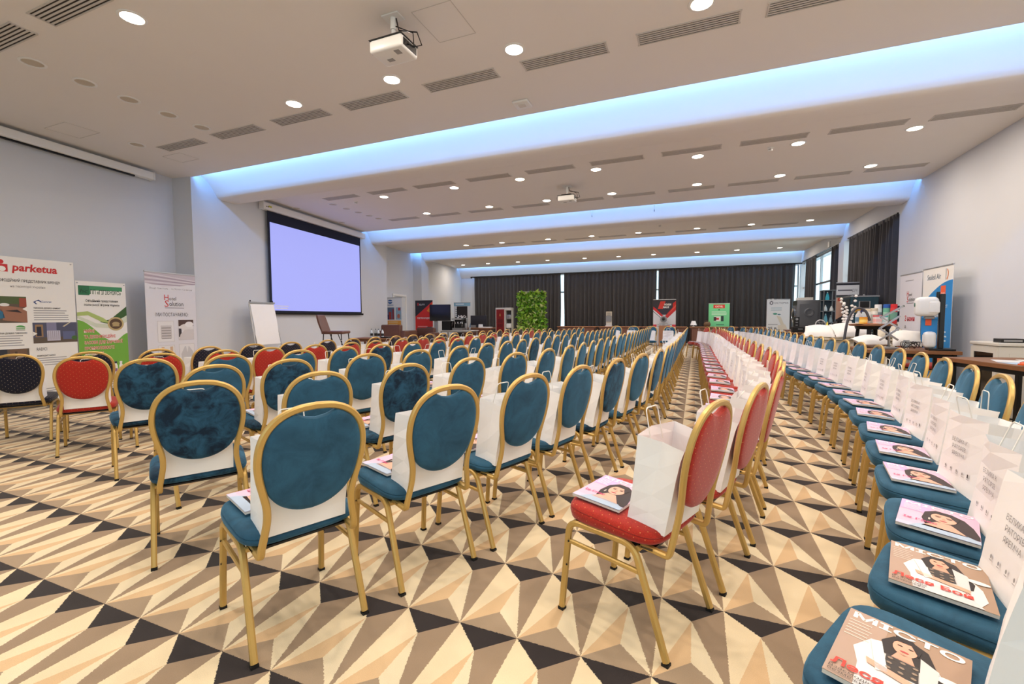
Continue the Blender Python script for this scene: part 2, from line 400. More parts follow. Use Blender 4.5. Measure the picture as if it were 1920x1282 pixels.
# windows: frames with panes behind the curtains, and one added out of view for fill light
def window(n, x0, y0, x1, y1, h, div, tr=None):
    a = Vector((x0, y0, 0)); d = Vector((x1, y1, 0))-a; ln = d.length; ang = math.atan2(d.y, d.x)
    w_ = bpy.data.objects.new('window_%d' % n, None); C.objects.link(w_); w_.location = a; w_.rotation_euler = (0, 0, ang); struct(w_)
    for z in ([.06, h-.03]+([tr] if tr else [])):
        q = MB(); q.box((ln/2, 0, z), (ln, .07, .06)); q.build('window_frame', 'aluminium', w_)
    zs = [.06]+([tr] if tr else [])+[h-.03]
    for i in range(div+1):
        q = MB(); q.box((ln*i/div, 0, h/2), (.06, .072, h)); q.build('mullion', 'aluminium', w_)
    for i in range(div):
        for z0, z1 in zip(zs, zs[1:]):
            q = MB(); q.box((ln*(i+.5)/div, 0, (z0+z1)/2), (ln/div-.05, .012, z1-z0-.05)); q.build('pane', 'clear_glass', w_)
window(1, -11.0, 21.98, 3.9, 21.98, 3.36, 10, 2.45)
window(2, XR+.12, 12.05, XR+.12, 15.75, 3.36, 3, 2.35)
window(4, -3.4, -3.1, 3.9, -3.1, 3.36, 5, 2.5)  # unseen window added behind the camera to let in fill light
window(3, XR+.12, 16.22, XR+.12, 21.7, 3.36, 4, 2.35)
# door in the recessed stretch of the left wall
def door():
    d = bpy.data.objects.new('door_1', None); C.objects.link(d); struct(d); d.location = (-10.52, 14.0, 0); d.rotation_euler = (0, 0, math.radians(98.4))
    q = MB(); q.box((.5, .02, 1.0), (.92, .05, 2.0)); q.build('door_leaf', 'door_white', d, bevel=.004)
    q = MB(); q.box((-.0, .02, 1.03), (.08, .08, 2.06)); q.box((1.0, .02, 1.03), (.08, .08, 2.06)); q.box((.5, .02, 2.07), (1.08, .08, .08)); q.build('door_frame', 'white_paint', d)
    q = MB(); q.box((.12, -.03, 1.02), (.05, .02, .26)); q.box((.17, -.07, 1.05), (.14, .02, .025)); q.box((.12, -.05, 1.05), (.02, .05, .02)); q.build('door_handle', 'black_metal', d)
    q = MB(); q.box((.5, -.012, 1.55), (.08, .012, .1)); q.build('door_sign', 'black_plastic', d)
door()
# ------------------------------------------------------------------ ceiling fittings
ringm = MB().lathe([(.108, 0), (.108, -.005), (.100, -.009), (.086, -.008), (.083, 0)], 24).mesh('trim_ring', ['white_paint'], smooth=True)
lensm = MB().lathe([(.083, -.001), (.083, -.006), (.04, -.009), (.001, -.0095)], 20).mesh('lens', ['lens_on'], smooth=True)
lensd = MB().lathe([(.083, -.001), (.065, -.004), (.001, -.005)], 20).mesh('lens', ['lens_off'], smooth=True)
lamp = bpy.data.lights.new('downlight_beam', 'AREA'); lamp.shape = 'DISK'; lamp.size = .15; lamp.energy = LAMP_W; lamp.color = LAMP_COL
def downlight(x, y, on, label, group):
    t = thing('ceiling_downlight', label, 'light', (x, y, Z1), 0, group)
    inst(ringm, 'trim_ring', t); inst(lensm if on else lensd, 'lens', t)
    if on:
        o = bpy.data.objects.new('downlight_beam', lamp); C.objects.link(o); o.parent = t; o.location = (0, 0, -.014)
rowsL = [('row overhead nearest the camera', (.8, ), (-4.55, -3.12, -1.68, -.02, 1.4, 2.8)), ('row of the near bay behind the projector', (2.5, ), (-4.55, -3.12, -1.68, -.02, 1.4, 2.8)), ('row before the first blue cove', (4.2, ), (-4.56, -3.12, -1.68, 0.0, 1.4, 2.8)),
         ('near row of the second bay', (8.06, ), (-6.25, -4.53, -3.12, -1.68, -.02, 1.38, 2.77)), ('far row of the second bay', (9.74, ), (-6.26, -4.54, -3.13, -1.69, -.03, 1.39, 2.76)),
         ('row of the third bay', (14.53, ), (-7.7, -6.3, -4.62, -3.16, -1.7, -.02, 1.4, 2.82)), ('row nearest the curtained end', (19.85, ), (-10.7, -9.35, -7.8, -6.34, -4.62, -3.14, -1.7, -.01, 1.44, 2.9))]
for nm, (y, ), xs in rowsL:
    for i, x in enumerate(xs):
        downlight(x, y, True, 'lit round downlight, %s from the left, %s' % (ORD[i+1], nm), 'lit ceiling downlights')
for i, y in enumerate((2.53, 2.95, 3.37, 3.80, 4.22)):
    downlight(-6.27, y, False, 'unlit round downlight, %s from the camera in the dark row by the left wall' % ORD[i+1], 'unlit ceiling downlights')
downlight(-7.77, 4.25, False, 'single unlit downlight between the left wall screen housing and the vents', 'unlit ceiling downlights')
for i, y in enumerate((8.14, 8.57, 8.98, 9.38, 9.74)):
    downlight(-7.74, y, False, 'unlit downlight, %s from the camera, on the violet-lit ceiling beside the screen' % ORD[i+1], 'unlit ceiling downlights')
downlight(-8.97, 9.75, False, 'unlit downlight just above the far end of the lit screen', 'unlit ceiling downlights')
downlight(-8.78, 8.07, False, 'unlit downlight just above the near end of the lit screen', 'unlit ceiling downlights')
vb = MB().box((0, 0, -.0012), (.84, .175, .002)).mesh('backing', ['vent_shade'])  # flat dark sheet, painted in for the shade inside the slots
vf = MB()
for s in (-1, 1): vf.box((0, s*.092, -.004), (.88, .012, .008)); vf.box((s*.428, 0, -.004), (.014, .174, .008))
vf = vf.mesh('frame', ['vent_white'])
vs_ = MB().box((0, 0, -.0045), (.846, .0175, .004)).mesh('slat', ['vent_white'])
def vent(x, y, label):
    t = thing('ceiling_vent', label, 'vent', (x, y, Z1), 0, 'slatted ceiling vents')
    inst(vb, 'backing', t); inst(vf, 'frame', t)
    for k in range(5): inst(vs_, 'slat', t, (0, (k-2)*.0318, 0))
for nm, y, xs in (('vent row before the first blue cove', 4.51, [-7.17, -5.97, -4.79, -3.62, -2.44, -1.27, -.12, .95]), ('front vent row of the second bay', 7.74, [-7.13, -5.92, -4.80, -3.62, -2.43, -1.27, -.12, 1.01, 2.14, 3.27]),
                   ('rear vent row of the second bay', 10.03, [-7.15, -5.93, -4.78, -3.62, -2.36, -1.28, -.14, .98, 2.12, 3.2]), ('vent row of the third bay', 14.82, [-7.18, -6.0, -4.85, -3.68, -2.55, -1.38, -.2, 1.0, 2.15]),
                   ('vent row of the near bay above the left screen', 2.215, [-6.03, -4.87])):
    for i, x in enumerate(xs): vent(x, y, 'slatted vent, %s from left, %s' % (ORD[i+1], nm))
for i, (x, y, w_, d_) in enumerate(((-8.0, 3.6, .5, .38), (-2.1, 3.6, .38, .46), (-7.75, 4.86, .42, .3))):
    q = MB()
    for s in (-1, 1): q.box((x+s*w_/2, y, Z1-.0015), (.006, d_, .003)); q.box((x, y+s*d_/2, Z1-.0015), (w_, .006, .003))
    struct(q.build('trim_%d' % (i+5), 'vent_white'))
def smoke_dot(x, y, label):
    t = thing('smoke_detector', label, 'detector', (x, y, Z1), 0, 'small ceiling detectors')
    MB().lathe([(.045, 0), (.045, -.012), (.03, -.016)], 16).build('base', 'white_plastic', t, smooth=True)
    MB().lathe([(.026, -.016), (.026, -.034), (.032, -.036), (.03, -.048), (.01, -.054)], 16).build('sensor_head', 'white_plastic', t, smooth=True)
    MB().lathe([(.0265, -.026), (.0275, -.030), (.0265, -.033)], 16).build('dark_gap', 'black_plastic', t)
smoke_dot(1.02, 8.1, 'small white smoke detector on the ceiling right of the middle, second bay')
smoke_dot(-7.09, 8.15, 'small white smoke detector on the violet ceiling beside the screen')
smoke_dot(-1.0, 13.6, 'small dark-looking detector on the third bay ceiling')
t = thing('wifi_access_point', 'white rounded-square access point on the ceiling before the first blue cove', 'router', (-2.0, 5.26, Z1))
MB().box((0, 0, -.014), (.2, .2, .028)).build('body', 'white_plastic', t, bevel=.022, seg=4, smooth=True); MB().box((.0, .0, -.032), (.09, .08, .01)).build('raised_cover', 'offwhite_plastic', t, bevel=.006)
def projector(x, y, drop, sc, label, rz):
    t = thing('ceiling_projector', label, 'projector', (x, y, Z1), rz)
    MB().box((0, 0, -.006), (.17, .12, .012)).build('ceiling_plate', 'white_plastic', t, bevel=.008)
    q = MB(); q.lathe([(.026, -.012), (.026, -drop*.55), (.018, -drop*.56), (.018, -drop)], 14); q.build('mount_pole', 'white_plastic', t, smooth=True)
    q = MB(); q.box((0, 0, -drop-.008), (.2, .15, .016)); 
    for sx in (-1, 1): q.box((sx*.09, 0, -drop-.02), (.02, .2, .012))
    q.build('mount_bracket', 'black_metal', t)
    z = -drop-.028-.055
    b = MB(); b.box((0, 0, z), (.33, .25, .105)); bd = b.build('body', 'white_plastic', t, bevel=.022, seg=3, smooth=True)
    MB().box((0, 0, z+.054), (.335, .255, .006)).build('top_seam', 'black_plastic', t, bevel=.002)
    q = MB(); q.lathe([(.034, 0), (.034, .018), (.026, .02), (.024, .006)], 18, M=Matrix.Translation((-.168, -.05, z+.01)) @ Matrix.Rotation(-PI/2, 4, 'Y')); q.build('lens_ring', 'black_plastic', t, smooth=True)
    q = MB(); q.box((.167, 0, z), (.004, .19, .06)); q.build('port_panel', 'black_plastic', t)
    q = MB()
    for k in range(6): q.box((.0, .127, z-.03+k*.012), (.16, .003, .005))
    q.build('grille', 'grey_plastic', t)
    q = MB(); q.box((-.05, .03, z-.054), (.06, .04, .003)); q.box((.08, -.05, z-.054), (.05, .06, .003)); q.build('underside_labels', 'grey_plastic', t)
    q = MB(); q.tube([(.17, .05, z+.02), (.24, .07, z+.03), (.22, .03, z+.12), (.05, .01, -drop*.6), (.03, .0, -.02)], .006, 6); q.tube([(.17, -.03, z), (.22, -.02, z-.02), (.2, 0, z+.1), (.04, -.02, -drop*.5)], .005, 6); q.build('cables', 'black_plastic', t, smooth=True)
    t.scale = (sc, sc, sc)
projector(-2.47, 3.36, .20, 1.0, 'white ceiling projector hanging in the near bay, upper middle', 0)
projector(-2.42, 8.86, .17, 1.0, 'small white ceiling projector hanging in the second bay', 0)
for i, (x, y) in enumerate(((-2.42, 11.12), (-.95, 11.12))):
    q = MB(); q.tube([(x, y+.05, Z1+.02), (x, y+.05, Z1-.08)], .004, 6); q.lathe([(.009, -.14), (.011, -.12), (.006, -.08)], 8, (x, y+.05, Z1)); tag(q.build('sprinkler_drop', 'grey_plastic', smooth=True), 'thin grey rod hanging before the second blue cove, %s one' % ('left', 'right')[i], 'sprinkler')
q = MB(); q.box((XR-.02, 17.45, 3.50), (.04, .16, .18)); tag(q.build('exit_sign_box', 'white_plastic', bevel=.006), 'small white box fixed on the wall above the right-hand far window', 'sign')
# ------------------------------------------------------------------ curtains
def curtain(x0, y0, x1, y1, z1, label, fold=.20, amp=.055, z0=.02, pinch=0.0):
    a = Vector((x0, y0)); d = Vector((x1, y1))-a; ln = d.length; d.normalize(); n = Vector((-d.y, d.x))
    t = thing('blackout_curtain', label, 'curtain', ((x0+x1)/2, (y0+y1)/2, 0), 0, 'dark curtains')
    N = max(12, int(ln/fold*12)); b = MB(); rows = 9; ph = random.random()*6
    fx = []; x = 0.0
    offs = [random.uniform(.7, 1.35) for _ in range(int(ln/fold)+6)]
    vs = []; fs = []
    for j in range(rows):
        z = z0+(z1-z0)*j/(rows-1); am = amp*(1.0-.45*(j/(rows-1))**3)
        for i in range(N+1):
            s = ln*i/N; k = s/fold; kk = int(k)
            o = am*offs[kk]*math.sin(2*PI*k+ph+.5*math.sin(k*.9))+am*.35*math.sin(2*PI*k*.43+ph*2+z*.4)
            sh = s+.012*math.sin(z*1.7+k)
            p = a+d*sh+n*o; vs.append((p.x-(x0+x1)/2, p.y-(y0+y1)/2, z))
    for j in range(rows-1):
        for i in range(N): fs.append((j*(N+1)+i, j*(N+1)+i+1, (j+1)*(N+1)+i+1, (j+1)*(N+1)+i))
    b.add(vs, fs); b.build('fabric', 'curtain', t, smooth=True)
    h = MB(); c_ = Vector((0, 0)); L2 = Vector((x1-x0, y1-y0))/2
    h.sweep([(-L2.x, -L2.y, z1-.02), (L2.x, L2.y, z1-.02)], (0, 0, 1), .03, .07); h.build('heading', 'curtain', t)
    return t
curtain(-10.95, 21.55, -6.20, 21.55, 3.32, 'wide dark curtain at the far left of the end wall behind the plant panel')
curtain(-6.02, 21.55, -1.70, 21.55, 3.32, 'wide dark curtain in the middle of the end wall')
curtain(-1.60, 21.55, 3.72, 21.55, 3.32, 'wide dark curtain at the far right of the end wall, bluish in daylight')
curtain(XR-.02, 12.12, XR-.02, 15.35, 3.36, 'dark curtain on the right wall beside the roll-up banners')
curtain(XR+.0, 16.3, XR+.0, 17.1, 3.36, 'narrow dark curtain just beyond the white pillar at right')
curtain(XR+.0, 19.2, XR+.0, 20.75, 3.36, 'dark curtain in the far right corner next to the end wall')
t = thing('curtain_rail', 'black curtain rail along the end wall', 'rail', (-3.6, 21.52, 3.34))
MB().box((0, 0, 0), (15.1, .07, .05)).build('track', 'black_metal', t); MB().box((-7.52, 0, -.02), (.05, .09, .09)).build('end_cap', 'black_metal', t)
for i, (y0, y1) in enumerate(((12.1, 15.5), (16.3, 21.4))):
    t = thing('curtain_rail', 'black curtain rail on the right wall, %s the white pillar' % ('before', 'beyond')[i], 'rail', (XR-.0, (y0+y1)/2, 3.375))
    MB().box((0, 0, 0), (.06, y1-y0, .03)).build('track', 'black_metal', t)
# ------------------------------------------------------------------ banquet chairs: x to the sitter's right, y forward
def fillet(pts, rad, n=5):
    P = [Vector(p) for p in pts]; out = [P[0]]
    for i in range(1, len(P)-1):
        r = rad[i-1]; a = (P[i-1]-P[i]).normalized(); b = (P[i+1]-P[i]).normalized()
        ang = a.angle(b); d = min(r/math.tan(ang/2), (P[i-1]-P[i]).length*.48, (P[i+1]-P[i]).length*.48)
        p0 = P[i]+a*d; p1 = P[i]+b*d
        for k in range(n+1):
            t = k/n; out.append(p0*(1-t)**2+P[i]*2*t*(1-t)+p1*t*t)
    out.append(P[-1]); return out
def catmull(pts, n):
    P = [Vector(p) for p in pts]; Q = [P[0]*2-P[1]]+P+[P[-1]*2-P[-2]]; out = []
    for i in range(1, len(Q)-2):
        for k in range(n):
            t = k/n; a, b, c, d = Q[i-1], Q[i], Q[i+1], Q[i+2]
            out.append(.5*((2*b)+(c-a)*t+(2*a-5*b+4*c-d)*t*t+(3*b-a-3*c+d)*t**3))
    out.append(P[-1]); return out
FR = .225                        # front feet lie at y = +FR, the side profile runs back from there
def rake(z): return FR-(.448+.075*(z-.42)/.48+.012*max(0, (z-.42)/.48)**2)
CH = {}
def chair_meshes():
    for s, nm in ((-1, 'l'), (1, 'r')):
        x = s*.196
        side = fillet([(x+s*.006, FR, .012), (x, FR-.034, .381), (x, FR-.318, .379), (x+s*.006, FR-.448, .012)], [.055, .075], 6)
        k = len(side)//2; 
        CH['legf'+nm] = MB().sweep(side[:8], (1, 0, 0), .0245, .0235).mesh('leg', ['gold_paint'], smooth=True)
        CH['rail'+nm] = MB().sweep([side[7], side[8]], (1, 0, 0), .0245, .0235).mesh('side_rail', ['gold_paint'], smooth=True)
        CH['legr'+nm] = MB().sweep(side[8:], (1, 0, 0), .0245, .0235).mesh('leg', ['gold_paint'], smooth=True)
        CH['str'+nm] = MB().sweep([(x, FR-.033, .297), (x, FR-.352, .286)], (1, 0, 0), .018, .016).mesh('side_stretcher', ['gold_paint'], smooth=True)
        CH['capf'+nm] = MB().box((x+s*.006, FR, .005), (.0255, .0245, .010)).mesh('foot_cap', ['rubber_black'])
        CH['capr'+nm] = MB().box((x+s*.006, FR-.448, .005), (.0255, .0245, .010)).mesh('foot_cap', ['rubber_black'])
        q = MB()
        for zz in (.20, .30): q.lathe([(.004, 0), (.004, .002)], 8, M=Matrix.Translation((x+s*.012, FR-.01-(zz-.0)*.09, zz)) @ Matrix.Rotation(s*PI/2, 4, 'Y'))
        CH['hole'+nm] = q.mesh('bolt_hole', ['rubber_black'])
    CH['bar'] = MB().sweep([(-.19, FR-.06, .372), (.19, FR-.06, .372)], (0, 1, 0), .02, .018).sweep([(-.19, FR-.33, .366), (.19, FR-.33, .366)], (0, 1, 0), .02, .018).mesh('cross_bar', ['gold_paint'], smooth=True)
    half = [(.40, .166), (.45, .157), (.50, .150), (.55, .152), (.60, .163), (.66, .177), (.72, .183), (.78, .176), (.83, .154), (.868, .114), (.889, .060), (.895, 0)]
    hp = catmull([(w_, rake(z), z) for z, w_ in half], 4)
    j = fillet([(.168, FR-.335, .375), (.168, FR-.438, .366), (.166, rake(.40), .40)], [.05], 5)
    right = j[:-1]+hp
    path = [Vector((-p.x, p.y, p.z)) for p in right]+[p for p in reversed(right[:-1])]
    tl = []
    n = len(path)
    Ns = []
    for i, p in enumerate(path):
        t = (path[min(i+1, n-1)]-path[max(i-1, 0)]).normalized()
        f_ = Vector((0, 1, .17)); f_ = f_-t*f_.dot(t)
        if p.z < .43:
            xx = Vector((1, 0, 0)); f_ = t.cross(xx) if p.x < 0 else xx.cross(t)
            if f_.z < 0 and abs(f_.z) > abs(f_.y): f_ = -f_
            elif f_.y < 0 and abs(f_.z) <= abs(f_.y): f_ = -f_
        Ns.append(f_.normalized())
    CH['back_frame'] = MB().sweep(path, Ns, .024, .020).mesh('back_frame', ['gold_paint'], smooth=True)
    # padded oval back with a dip at the top that leaves a hand hole
    rt = [(.507, 0), (.512, .040), (.528, .082), (.556, .120), (.60, .150), (.66, .1665), (.72, .1725), (.78, .1655), (.825, .145), (.852, .118), (.871, .083), (.872, .066), (.860, .038), (.853, 0)]
    oc = catmull([(w_, 0, z) for z, w_ in rt], 3)
    out = [(p.x, p.z) for p in oc]+[(-p.x, p.z) for p in reversed(oc[1:-1])]
    cz = .69
    def ring(sc, dy): return [(u*sc, rake(cz+(v-cz)*sc)+dy, cz+(v-cz)*sc) for u, v in out]
    rr = [ring(.25, -.021), ring(.6, -.020), ring(.88, -.017), ring(.965, -.012), ring(1.0, -.003), ring(1.0, .008), ring(.965, .016), ring(.85, .022), ring(.55, .027), ring(.2, .028)]
    for m in ('velvet_teal', 'velvet_dark', 'fabric_red', 'fabric_navy'):
        b = MB(); b.rings(rr); CH['back_'+m] = b.mesh('backrest', [m], smooth=True, uv=True)
    # seat cushion
    def sring(sx, sy, z, n=36, e=5.0):
        r = []
        for i in range(n):
            a = 2*PI*i/n; c, s_ = math.cos(a), math.sin(a)
            x = math.copysign(abs(c)**(2/e), c)*sx; y = math.copysign(abs(s_)**(2/e), s_)*sy
            x *= 1-.05*(1-y/.21)/2
            r.append((x, y+.016, z+(y-.2)*.075*min(1, max(.12, (z-.394)/.05))-.006))
        return r
    prof = [(.17, .155, .394), (.202, .185, .396), (.215, .197, .408), (.220, .202, .432), (.219, .201, .446), (.216, .198, .449), (.218, .200, .452), (.213, .195, .463), (.198, .180, .470), (.15, .135, .474), (.07, .06, .4755)]
    for m in ('velvet_teal', 'velvet_dark', 'fabric_red', 'fabric_navy'):
        b = MB(); b.rings([sring(*p) for p in prof]); CH['seat_'+m] = b.mesh('seat', [m], smooth=True, uv=True)
    CH['pan'] = MB().box((0, .012, .374), (.36, .34, .008)).mesh('seat_board', ['black_plastic'])
chair_meshes()
def make_chair(m, full):
    t = thing('banquet_chair', 'x', 'chair')
    inst(CH['seat_'+m], 'seat', t); inst(CH['back_'+m], 'backrest', t); inst(CH['back_frame'], 'back_frame', t)
    for nm in 'lr':
        for q in 'fr':
            l = inst(CH['leg'+q+nm], 'leg', t)
            if full:
                inst(CH['cap'+q+nm], 'foot_cap', l)
                if q == 'f': inst(CH['hole'+nm], 'bolt_hole', l)
        inst(CH['rail'+nm], 'side_rail', t); inst(CH['str'+nm], 'side_stretcher', t)
    if full: inst(CH['bar'], 'cross_bar', t); inst(CH['pan'], 'seat_board', t)
    return t
# ------------------------------------------------------------------ white paper carrier bags, leaning on the chair backs
BAG = {}
def bag_meshes():
    for k in range(4):
        random.seed(40+k)
        W, D, Hh = .30, .15, .325; b = MB()
        fl_ = (0, .012, -.010, .02)[k]; g = (.03, .022, .04, .012)[k]     # how far the top flares and how deep the side folds go in
        def lvl(z, f, gi):
            w_ = W/2; d = D/2+f*.5
            return [(-w_, -d, z), (0, -d-f*.2, z), (w_, -d, z), (w_-gi, 0, z), (w_, d, z), (0, d+f, z), (-w_, d, z), (-w_+gi, 0, z)]
        L = [lvl(0, 0, .0), lvl(.055, -.002, .004), lvl(.12, .002, g*.35), lvl(.22, .006+fl_*.3, g*.7), lvl(Hh-.04, .01+fl_*.7, g), lvl(Hh, .012+fl_, g)]
        vs = []
        for j, r in enumerate(L):
            for p in r: vs.append((p[0]+random.uniform(-.0012, .0012), p[1]+random.uniform(-.002, .002)*(j > 0), p[2]+(random.uniform(-.003, .003) if j else 0)))
        fs = [(j*8+i, j*8+(i+1) % 8, (j+1)*8+(i+1) % 8, (j+1)*8+i) for j in range(5) for i in range(8)]+[tuple(range(7, -1, -1))]
        b.add(vs, fs); BAG['body%d' % k] = b.mesh('paper_body', ['paper_white'])
        for s in (-1, 1):
            y = s*(D/2+.004+fl_*.5); hh = Hh+(.075 if k != 2 else .02); tilt = s*(.004, .02, -.02, -.012)[k]*2
            pts = fillet([(-.048, y-s*.006, Hh-.05), (-.046, y+tilt, hh), (.046, y+tilt, hh), (.048, y-s*.006, Hh-.05)], [.02, .02], 4)
            BAG['h%d%d' % (k, s)] = MB().tube(pts, .0026, 6).mesh('handle', ['paper_cord'], smooth=True)
    random.seed(9)
bag_meshes()
pr = Print()
for i, s_ in enumerate(('ВЕЛИКА К', 'РАТОРІВ', 'ЯРЕМЧА')): pr.text(s_, 0, .205-i*.03, .024, (146, 146, 150), align='C')
BAGTXT = pr.t.mesh('lettering')
pr = Print()
for x in (-.09, -.045, 0, .045): pr.ell(x, .082, .0045, .006, (160, 160, 162)); pr.rect(x-.007, .070, x+.007, .0725, (180, 180, 180))
pr.rect(.081, .076, .090, .092, (50, 48, 50)); pr.rect(.077, .070, .094, .0725, (160, 160, 160))
BAGLOGO = pr.g.mesh('logo_row')
def make_bag(k, full):
    t = thing('paper_bag', 'x', 'bag')
    inst(BAG['body%d' % k], 'paper_body', t)
    for s in (-1, 1): inst(BAG['h%d%d' % (k, s)], 'handle', t)
    if full:
        # lettering faces forward (+y): turn the print round and stand it just off the front sheet
        fl_ = (0, .012, -.010, .02)[k]; th = (.008+.4*fl_)/.125
        for me in (BAGTXT, BAGLOGO): o = inst(me, me.name.split('.')[0], t, (0, .0782-.08*th, 0)); o.rotation_euler = (th, 0, PI)
    return t
# ------------------------------------------------------------------ magazines: x reading direction, y up the page
def mag_print(kind):
    p = Print(); W, Hh = .105, .1375
    if kind == 'pink':
        p.rect(-W, -Hh, W, Hh, (226, 186, 212), 1); p.rect(-W, .03, -.02, Hh, (206, 176, 222), 2); p.rect(-W, -Hh, W, -.105, (198, 196, 222), 2)
        p.poly([(-.030, -.08), (-.042, -.02), (-.036, .05), (-.008, .088), (.035, .085), (.068, .055), (.090, .0), (.104, -.07), (.104, -.105), (.03, -.1)], (48, 34, 36), 3)
        p.ell(.015, .018, .034, .047, (226, 178, 156), 4, 18); p.poly([(-.002, -.03), (.034, -.03), (.075, -.10), (-.04, -.10)], (220, 172, 150), 4)
        p.poly([(-.02, .05), (.0, .072), (.04, .072), (.056, .045), (.05, .01), (.03, .052), (.0, .055)], (48, 34, 36), 5)
        for x in (.0, .030): p.ell(x, .024, .008, .0035, (50, 36, 36), 5, 8); p.rect(x-.009, .032, x+.009, .0345, (60, 40, 38), 5)
        p.ell(.014, -.011, .011, .0045, (186, 72, 84), 5, 10); p.poly([(.012, .018), (.018, .018), (.021, .0), (.011, .0)], (206, 156, 134), 5)
        p.ell(-.022, -.018, .003, .012, (210, 200, 190), 5, 8)
        p.poly([(-.055, -.105), (-.04, -.085), (.075, -.095), (.104, -.115), (.104, -Hh), (-.07, -Hh)], (170, 190, 214), 4)
        p.text('МІСТО', 0, .100, .034, (250, 240, 248), width=.185, align='C', bold=.02)
        p.text('Ія Глас', -.09, -.066, .020, (206, 50, 120), width=.09, bold=.02, k=7)
        p.greek(-.095, .085, .05, 5, .011, (245, 235, 245), .004, 3)
    else:
        p.rect(-W, -Hh, W, Hh, (168, 140, 118), 1); p.rect(-W, -Hh, -.03, Hh, (178, 152, 136), 2)
        p.poly([(-.055, -Hh), (-.06, -.06), (-.075, -.01), (-.052, .045), (-.01, .06), (.03, .055), (.06, .03), (.085, -.03), (.09, -.09), (.07, -Hh)], (232, 230, 228), 3)
        p.poly([(-.03, .015), (-.036, .06), (-.018, .094), (.012, .1), (.04, .084), (.054, .04), (.072, -.01), (.066, -.05), (.05, -.055), (.04, .0)], (36, 27, 27), 4)
        p.ell(.004, .062, .021, .029, (224, 172, 146), 5, 16); p.poly([(-.006, .04), (.016, .04), (.024, .012), (-.014, .012)], (216, 164, 138), 5)
        p.poly([(-.016, .1), (.014, .1), (.03, .075), (.027, .05), (.012, .084), (-.014, .08)], (36, 27, 27), 6)
        for x in (-.005, .013): p.ell(x, .066, .0045, .002, (40, 30, 30), 6, 8)
        p.ell(.004, .047, .008, .003, (190, 70, 70), 6, 8)
        p.poly([(-.022, .015), (.03, .015), (.034, -.04), (-.02, -.045)], (58, 52, 50), 5)
        for i in range(9): p.ell(-.014+.02*(i % 3), .004-.018*(i//3), .005, .004, (150, 130, 112), 6, 6)
        p.poly([(-.05, -.03), (.06, -.055), (.058, -.075), (-.045, -.05)], (220, 170, 144), 6)
        p.poly([(-.052, .04), (-.034, .05), (-.012, -.05), (-.03, -.06)], (244, 243, 241), 6); p.poly([(.03, .05), (.06, .03), (.06, -.055), (.036, -.05)], (214, 212, 212), 6)
        p.poly([(-.045, -.085), (.06, -.10), (.08, -Hh), (-.055, -Hh)], (216, 216, 218), 4)
        p.ell(.078, .012, .026, .011, (240, 236, 232), 5, 18)
        p.text('МІСТО', 0, .104, .034, (246, 242, 238), width=.19, align='C', bold=.03)
        p.text('Леся Бой', -.098, -.105, .030, (226, 62, 50), width=.16, bold=.03, k=8)
        p.text('Взаємодія', -.098, -.121, .012, (70, 60, 56), width=.07, k=8); p.text('безмежна', -.098, -.133, .012, (70, 60, 56), width=.066, k=8)
        p.greek(-.098, .088, .045, 6, .013, (224, 212, 200), .003, 3)
    return p
MAGM = {}
RX = Matrix.Rotation(-PI/2, 4, 'X')
for k in ('pink', 'brown'):
    p = mag_print(k)
    for nm, mb in (('cover', p.g), ('lettering', p.t)):
        mb.v = [tuple(RX @ Vector(q)) for q in mb.v]; mb.v = [(x, y, z+.0092) for x, y, z in mb.v]
        MAGM[k+nm] = mb.mesh(nm)
MAGM['block'] = MB().box((0, 0, .0045), (.209, .274, .009)).mesh('page_block', ['page_edges'])
def make_mag(k):
    t = thing('magazine', 'x', 'magazine')
    inst(MAGM['block'], 'page_block', t); inst(MAGM[k+'cover'], 'cover', t); inst(MAGM[k+'lettering'], 'lettering', t)
    return t
# ------------------------------------------------------------------ seating plan (x, y, facing in degrees)
R1 = [(-1.515,1.315,66.5),(-1.286,1.842,66.7),(-1.092,2.322,70.3),(-0.948,2.794,75.2),(-0.816,3.331,76.6),(-0.696,3.853,78.1),(-0.605,4.387,83.1),(-0.568,4.861,87.4),(-0.554,5.354,88.8),(-0.544,5.853,89.1),(-0.539,6.349,89.8),(-0.538,6.848,89.9),(-0.537,7.348,89.9),(-0.535,7.848,89.9),(-0.534,8.348,89.9),(-0.533,8.848,89.9),(-0.532,9.348,89.9),(-0.53,9.848,89.9),(-0.529,10.348,89.9),(-0.528,10.848,89.9),(-0.527,11.348,89.9),(-0.525,11.848,89.9),(-0.524,12.348,89.9),(-0.523,12.848,89.9),(-0.522,13.348,89.9)]
R2 = [(-2.471,1.578,58.9),(-2.214,2.038,64.8),(-2.02,2.543,70.9),(-1.849,3.064,73.7),(-1.708,3.617,76.5),(-1.599,4.128,81.0),(-1.541,4.685,86.0),(-1.519,5.174,88.8),(-1.517,5.686,-269.8),(-1.519,6.253,-270.0),(-1.517,6.744,89.5),(-1.512,7.28,89.5),(-1.506,7.909,89.6),(-1.504,8.333,89.9),(-1.503,8.946,89.9),(-1.503,9.446,89.9),(-1.502,9.946,89.9),(-1.501,10.446,89.9),(-1.5,10.946,89.9),(-1.499,11.446,89.9),(-1.498,11.946,89.9),(-1.498,12.446,89.9),(-1.497,12.946,89.9),(-1.496,13.446,89.9)]
